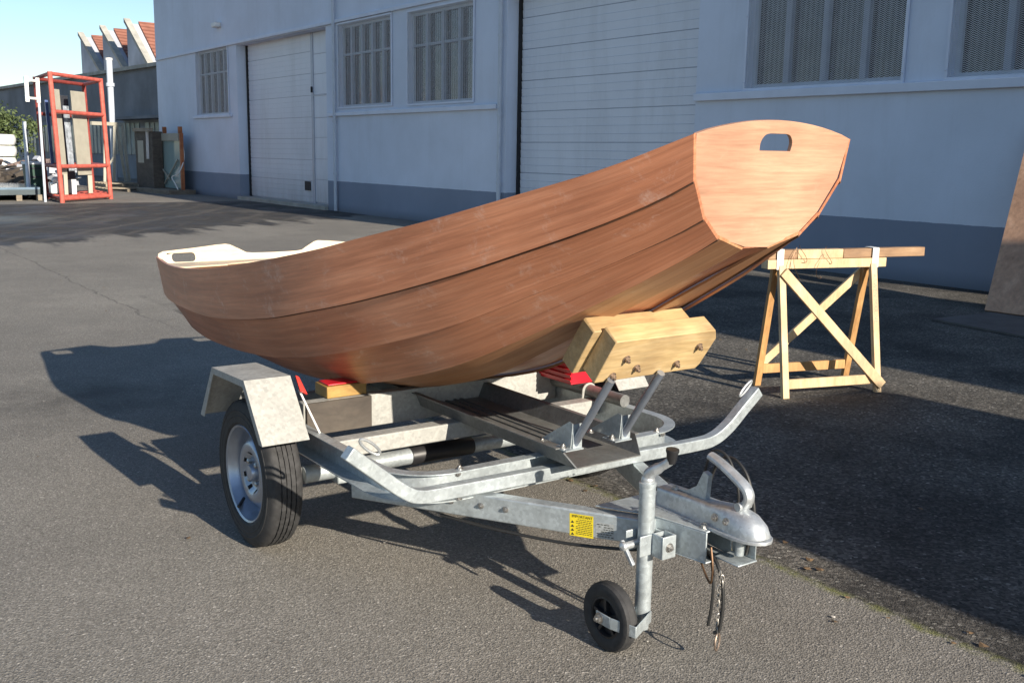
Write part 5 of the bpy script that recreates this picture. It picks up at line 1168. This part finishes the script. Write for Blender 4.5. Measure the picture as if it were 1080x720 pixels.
m_ = MB(); m_.bar(a.lerp(b_, 0.1) + n_ * 0.02 + Vector((0, 0, za - 0.12)) - n_ * 0.06, b_ - n_ * 0.06 + Vector((0, 0, za - 0.12)), 0.05, 0.24); m_.build('top_rail', 'panel_beige', GR)
m_ = MB(); p = b_ + (b_ - a) * 0.22; m_.bar(p - n_ * 0.2 + Vector((0, 0, 0.14)), b_ + (b_ - a) * 0.02 + Vector((0, 0, za)) , 0.10, 0.10, up=(1, 0, 0)); m_.build('raking_post', 'orange_wood', GR)
m_ = MB(); q = b_ - n_ * 0.3
m_.tube(catmull([b_ + Vector((0, 0, za - 0.1)), b_ + (b_ - a) * 0.1 + Vector((0, 0, 1.2)), b_ + (b_ - a) * 0.2 - n_ * 0.3 + Vector((0, 0, 0.7)), b_ - n_ * 0.35 + Vector((0, 0, 0.55)), b_ + (b_ - a) * 0.15 - n_ * 0.4 + Vector((0, 0, 0.35)), b_ + (b_ - a) * 0.25 - n_ * 0.4 + Vector((0, 0, 0.16))], 6), 0.02, 6)
m_.build('rope', 'rope_white', GR, split=True)
# frame edges of the glass, seen as diagonals behind it
for k, (t0, z0, t1, z1) in enumerate(((0.05, 1.15, 0.6, 0.45), (0.4, 0.3, 0.92, 1.1))):
    m_ = MB(); m_.bar(a.lerp(b_, t0) - n_ * 0.06 + Vector((0, 0, z0)), a.lerp(b_, t1) - n_ * 0.06 + Vector((0, 0, z1)), 0.04, 0.045, up=(1, 0, 0)); m_.build('brace', 'panel_beige', GR)

# far-left pile of white bags, scrap and a bush
def blob_stack(px, py, ytop, wd, n, mat, name, label, cat, group=None):
    f_ = LG(px, py); zt_ = hp(px, ytop, W(f_.x, f_.y)); t_ = thing(name, label, cat, tuple(f_)); random.seed(int(px * 7 + py))
    for k in range(n):
        z = zt_ * k / n; m_ = MB(); dx = random.uniform(-0.1, 0.1); hx = wd / 2 * random.uniform(0.85, 1.05); h_ = zt_ / n * 0.96
        prof = [(0.1, 0), (hx * 0.92, 0.04 * h_), (hx, h_ * 0.35), (hx, h_ * 0.65), (hx * 0.92, h_ * 0.96), (0.1, h_)]
        m_.lathe((f_.x + dx, f_.y + dx, z), (0, 0, 1), prof, 14, (1, 0, 0)); m_.build('layer', mat, t_)
    return t_
blob_stack(2, 189, 141, 1.5, 4, 'white_bag', 'bag_stack', 'large white stack of bagged material at the far left edge', 'bags')
random.seed(9)
SP = [LG(16, 196), LG(26, 195), LG(6, 199), LG(0, 195), LG(50, 198)]
labs = ['dark scrap heap low behind the stacked sheets, centre', 'brown scrap heap left of the green bin', 'scrap heap at the left picture edge behind the sheets', 'second scrap heap at the left picture edge, farther back', 'scrap heap seen through the left side of the red rack']
for k, f_ in enumerate(SP):
    m_ = MB()
    for j in range(26):
        c = f_ + Vector((random.uniform(-1.3, 1.3), random.uniform(-0.9, 0.9), random.uniform(0.08, 0.75))); d = Vector((random.uniform(-1, 1), random.uniform(-1, 1), random.uniform(-0.35, 0.35))).normalized() * random.uniform(0.2, 0.7)
        m_.bar(c - d, c + d, random.uniform(0.05, 0.3), random.uniform(0.04, 0.22))
    o_ = m_.build('scrap_heap', ['panel_dark', 'scrap_mix', 'dark_board', 'scrap_mix', 'factory_render'][k], None, tuple(f_)); tag(o_, labs[k], 'scrap heap', 'scrap heaps behind the sheets')

def tree(px, py, ytop, rad, label, seed, mat='leaf_green'):
    f_ = LG(px, py); zt_ = hp(px, ytop, W(f_.x, f_.y)); t_ = thing('bush_tree', label, 'tree', tuple(f_)); random.seed(seed)
    m_ = MB(); m_.tube(catmull([f_, f_ + Vector((0.1, 0.05, zt_ * 0.35)), f_ + Vector((0.0, 0.1, zt_ * 0.7))], 4), [0.16 - 0.012 * i for i in range(9)], 8)
    for k in range(7):
        a = k * 0.9; m_.tube([f_ + Vector((0.05, 0.05, zt_ * 0.35)), f_ + Vector((rad * 0.6 * cos(a), rad * 0.6 * sin(a), zt_ * (0.55 + 0.05 * k)))], [0.06, 0.02], 6)
    m_.build('trunk', 'bark', t_)
    vs, fs = [], []; cl = [(Vector((random.gauss(0, rad * 0.45), random.gauss(0, rad * 0.45), random.uniform(zt_ * 0.25, zt_ * 0.92))), random.uniform(0.3, 0.6) * rad * 0.7) for _ in range(26)]
    for c, r in cl:
        for _ in range(110):
            p = f_ + c + Vector((random.gauss(0, r * 0.5), random.gauss(0, r * 0.5), random.gauss(0, r * 0.42))); s_ = random.uniform(0.06, 0.13)
            a = Vector((random.uniform(-1, 1), random.uniform(-1, 1), random.uniform(-1, 1))).normalized(); b_ = a.cross(Vector((random.uniform(-1, 1), random.uniform(-1, 1), random.uniform(-1, 1)))).normalized()
            k = len(vs); vs += [p - a * s_, p + b_ * s_ * 0.5, p + a * s_, p - b_ * s_ * 0.5]; fs.append((k, k + 1, k + 2, k + 3))
    m_ = MB(); m_.add(vs, fs); m_.build('crown', mat, t_, solid=False, smooth=180)
tree(10, 183, 118, 1.5, 'green bushy tree before the factory at the far left', 4)
tree(-30, 182, 108, 2.4, 'dark leafy tree at the outer left before the factory', 6, 'leaf_dark')

# ------------------------------------------------------------------ sky, sun, view
SUN_AZ, SUN_EL = radians(39.5), radians(20.8)
tosun = Vector((sin(SUN_AZ) * cos(SUN_EL), -cos(SUN_AZ) * cos(SUN_EL), sin(SUN_EL)))
wd = bpy.data.worlds.new('World'); SC.world = wd; wd.use_nodes = True; nt = wd.node_tree
bg = nt.nodes['Background']; sky = nt.nodes.new('ShaderNodeTexSky'); sky.sky_type = 'NISHITA'; sky.sun_disc = False
sky.sun_elevation = SUN_EL; sky.sun_rotation = math.atan2(tosun.x, tosun.y); sky.air_density = 1.0; sky.dust_density = 0.25; sky.ozone_density = 3.0; sky.altitude = 50
nt.links.new(sky.outputs[0], bg.inputs[0]); bg.inputs[1].default_value = 0.084
sl = bpy.data.lights.new('sun', 'SUN'); sl.energy = 5.0; sl.angle = radians(0.53); sl.color = (1.0, 0.90, 0.76)
so = bpy.data.objects.new('sun', sl); COL.objects.link(so); so.rotation_euler = (-tosun).to_track_quat('-Z', 'Y').to_euler()
SC.view_settings.view_transform = 'Standard'; SC.view_settings.look = 'None'; SC.view_settings.exposure = 0.82; SC.view_settings.gamma = 1.0
SC.render.resolution_x = 1024; SC.render.resolution_y = 682
for o_ in bpy.data.objects:
    if '_o' in o_.keys(): del o_['_o']
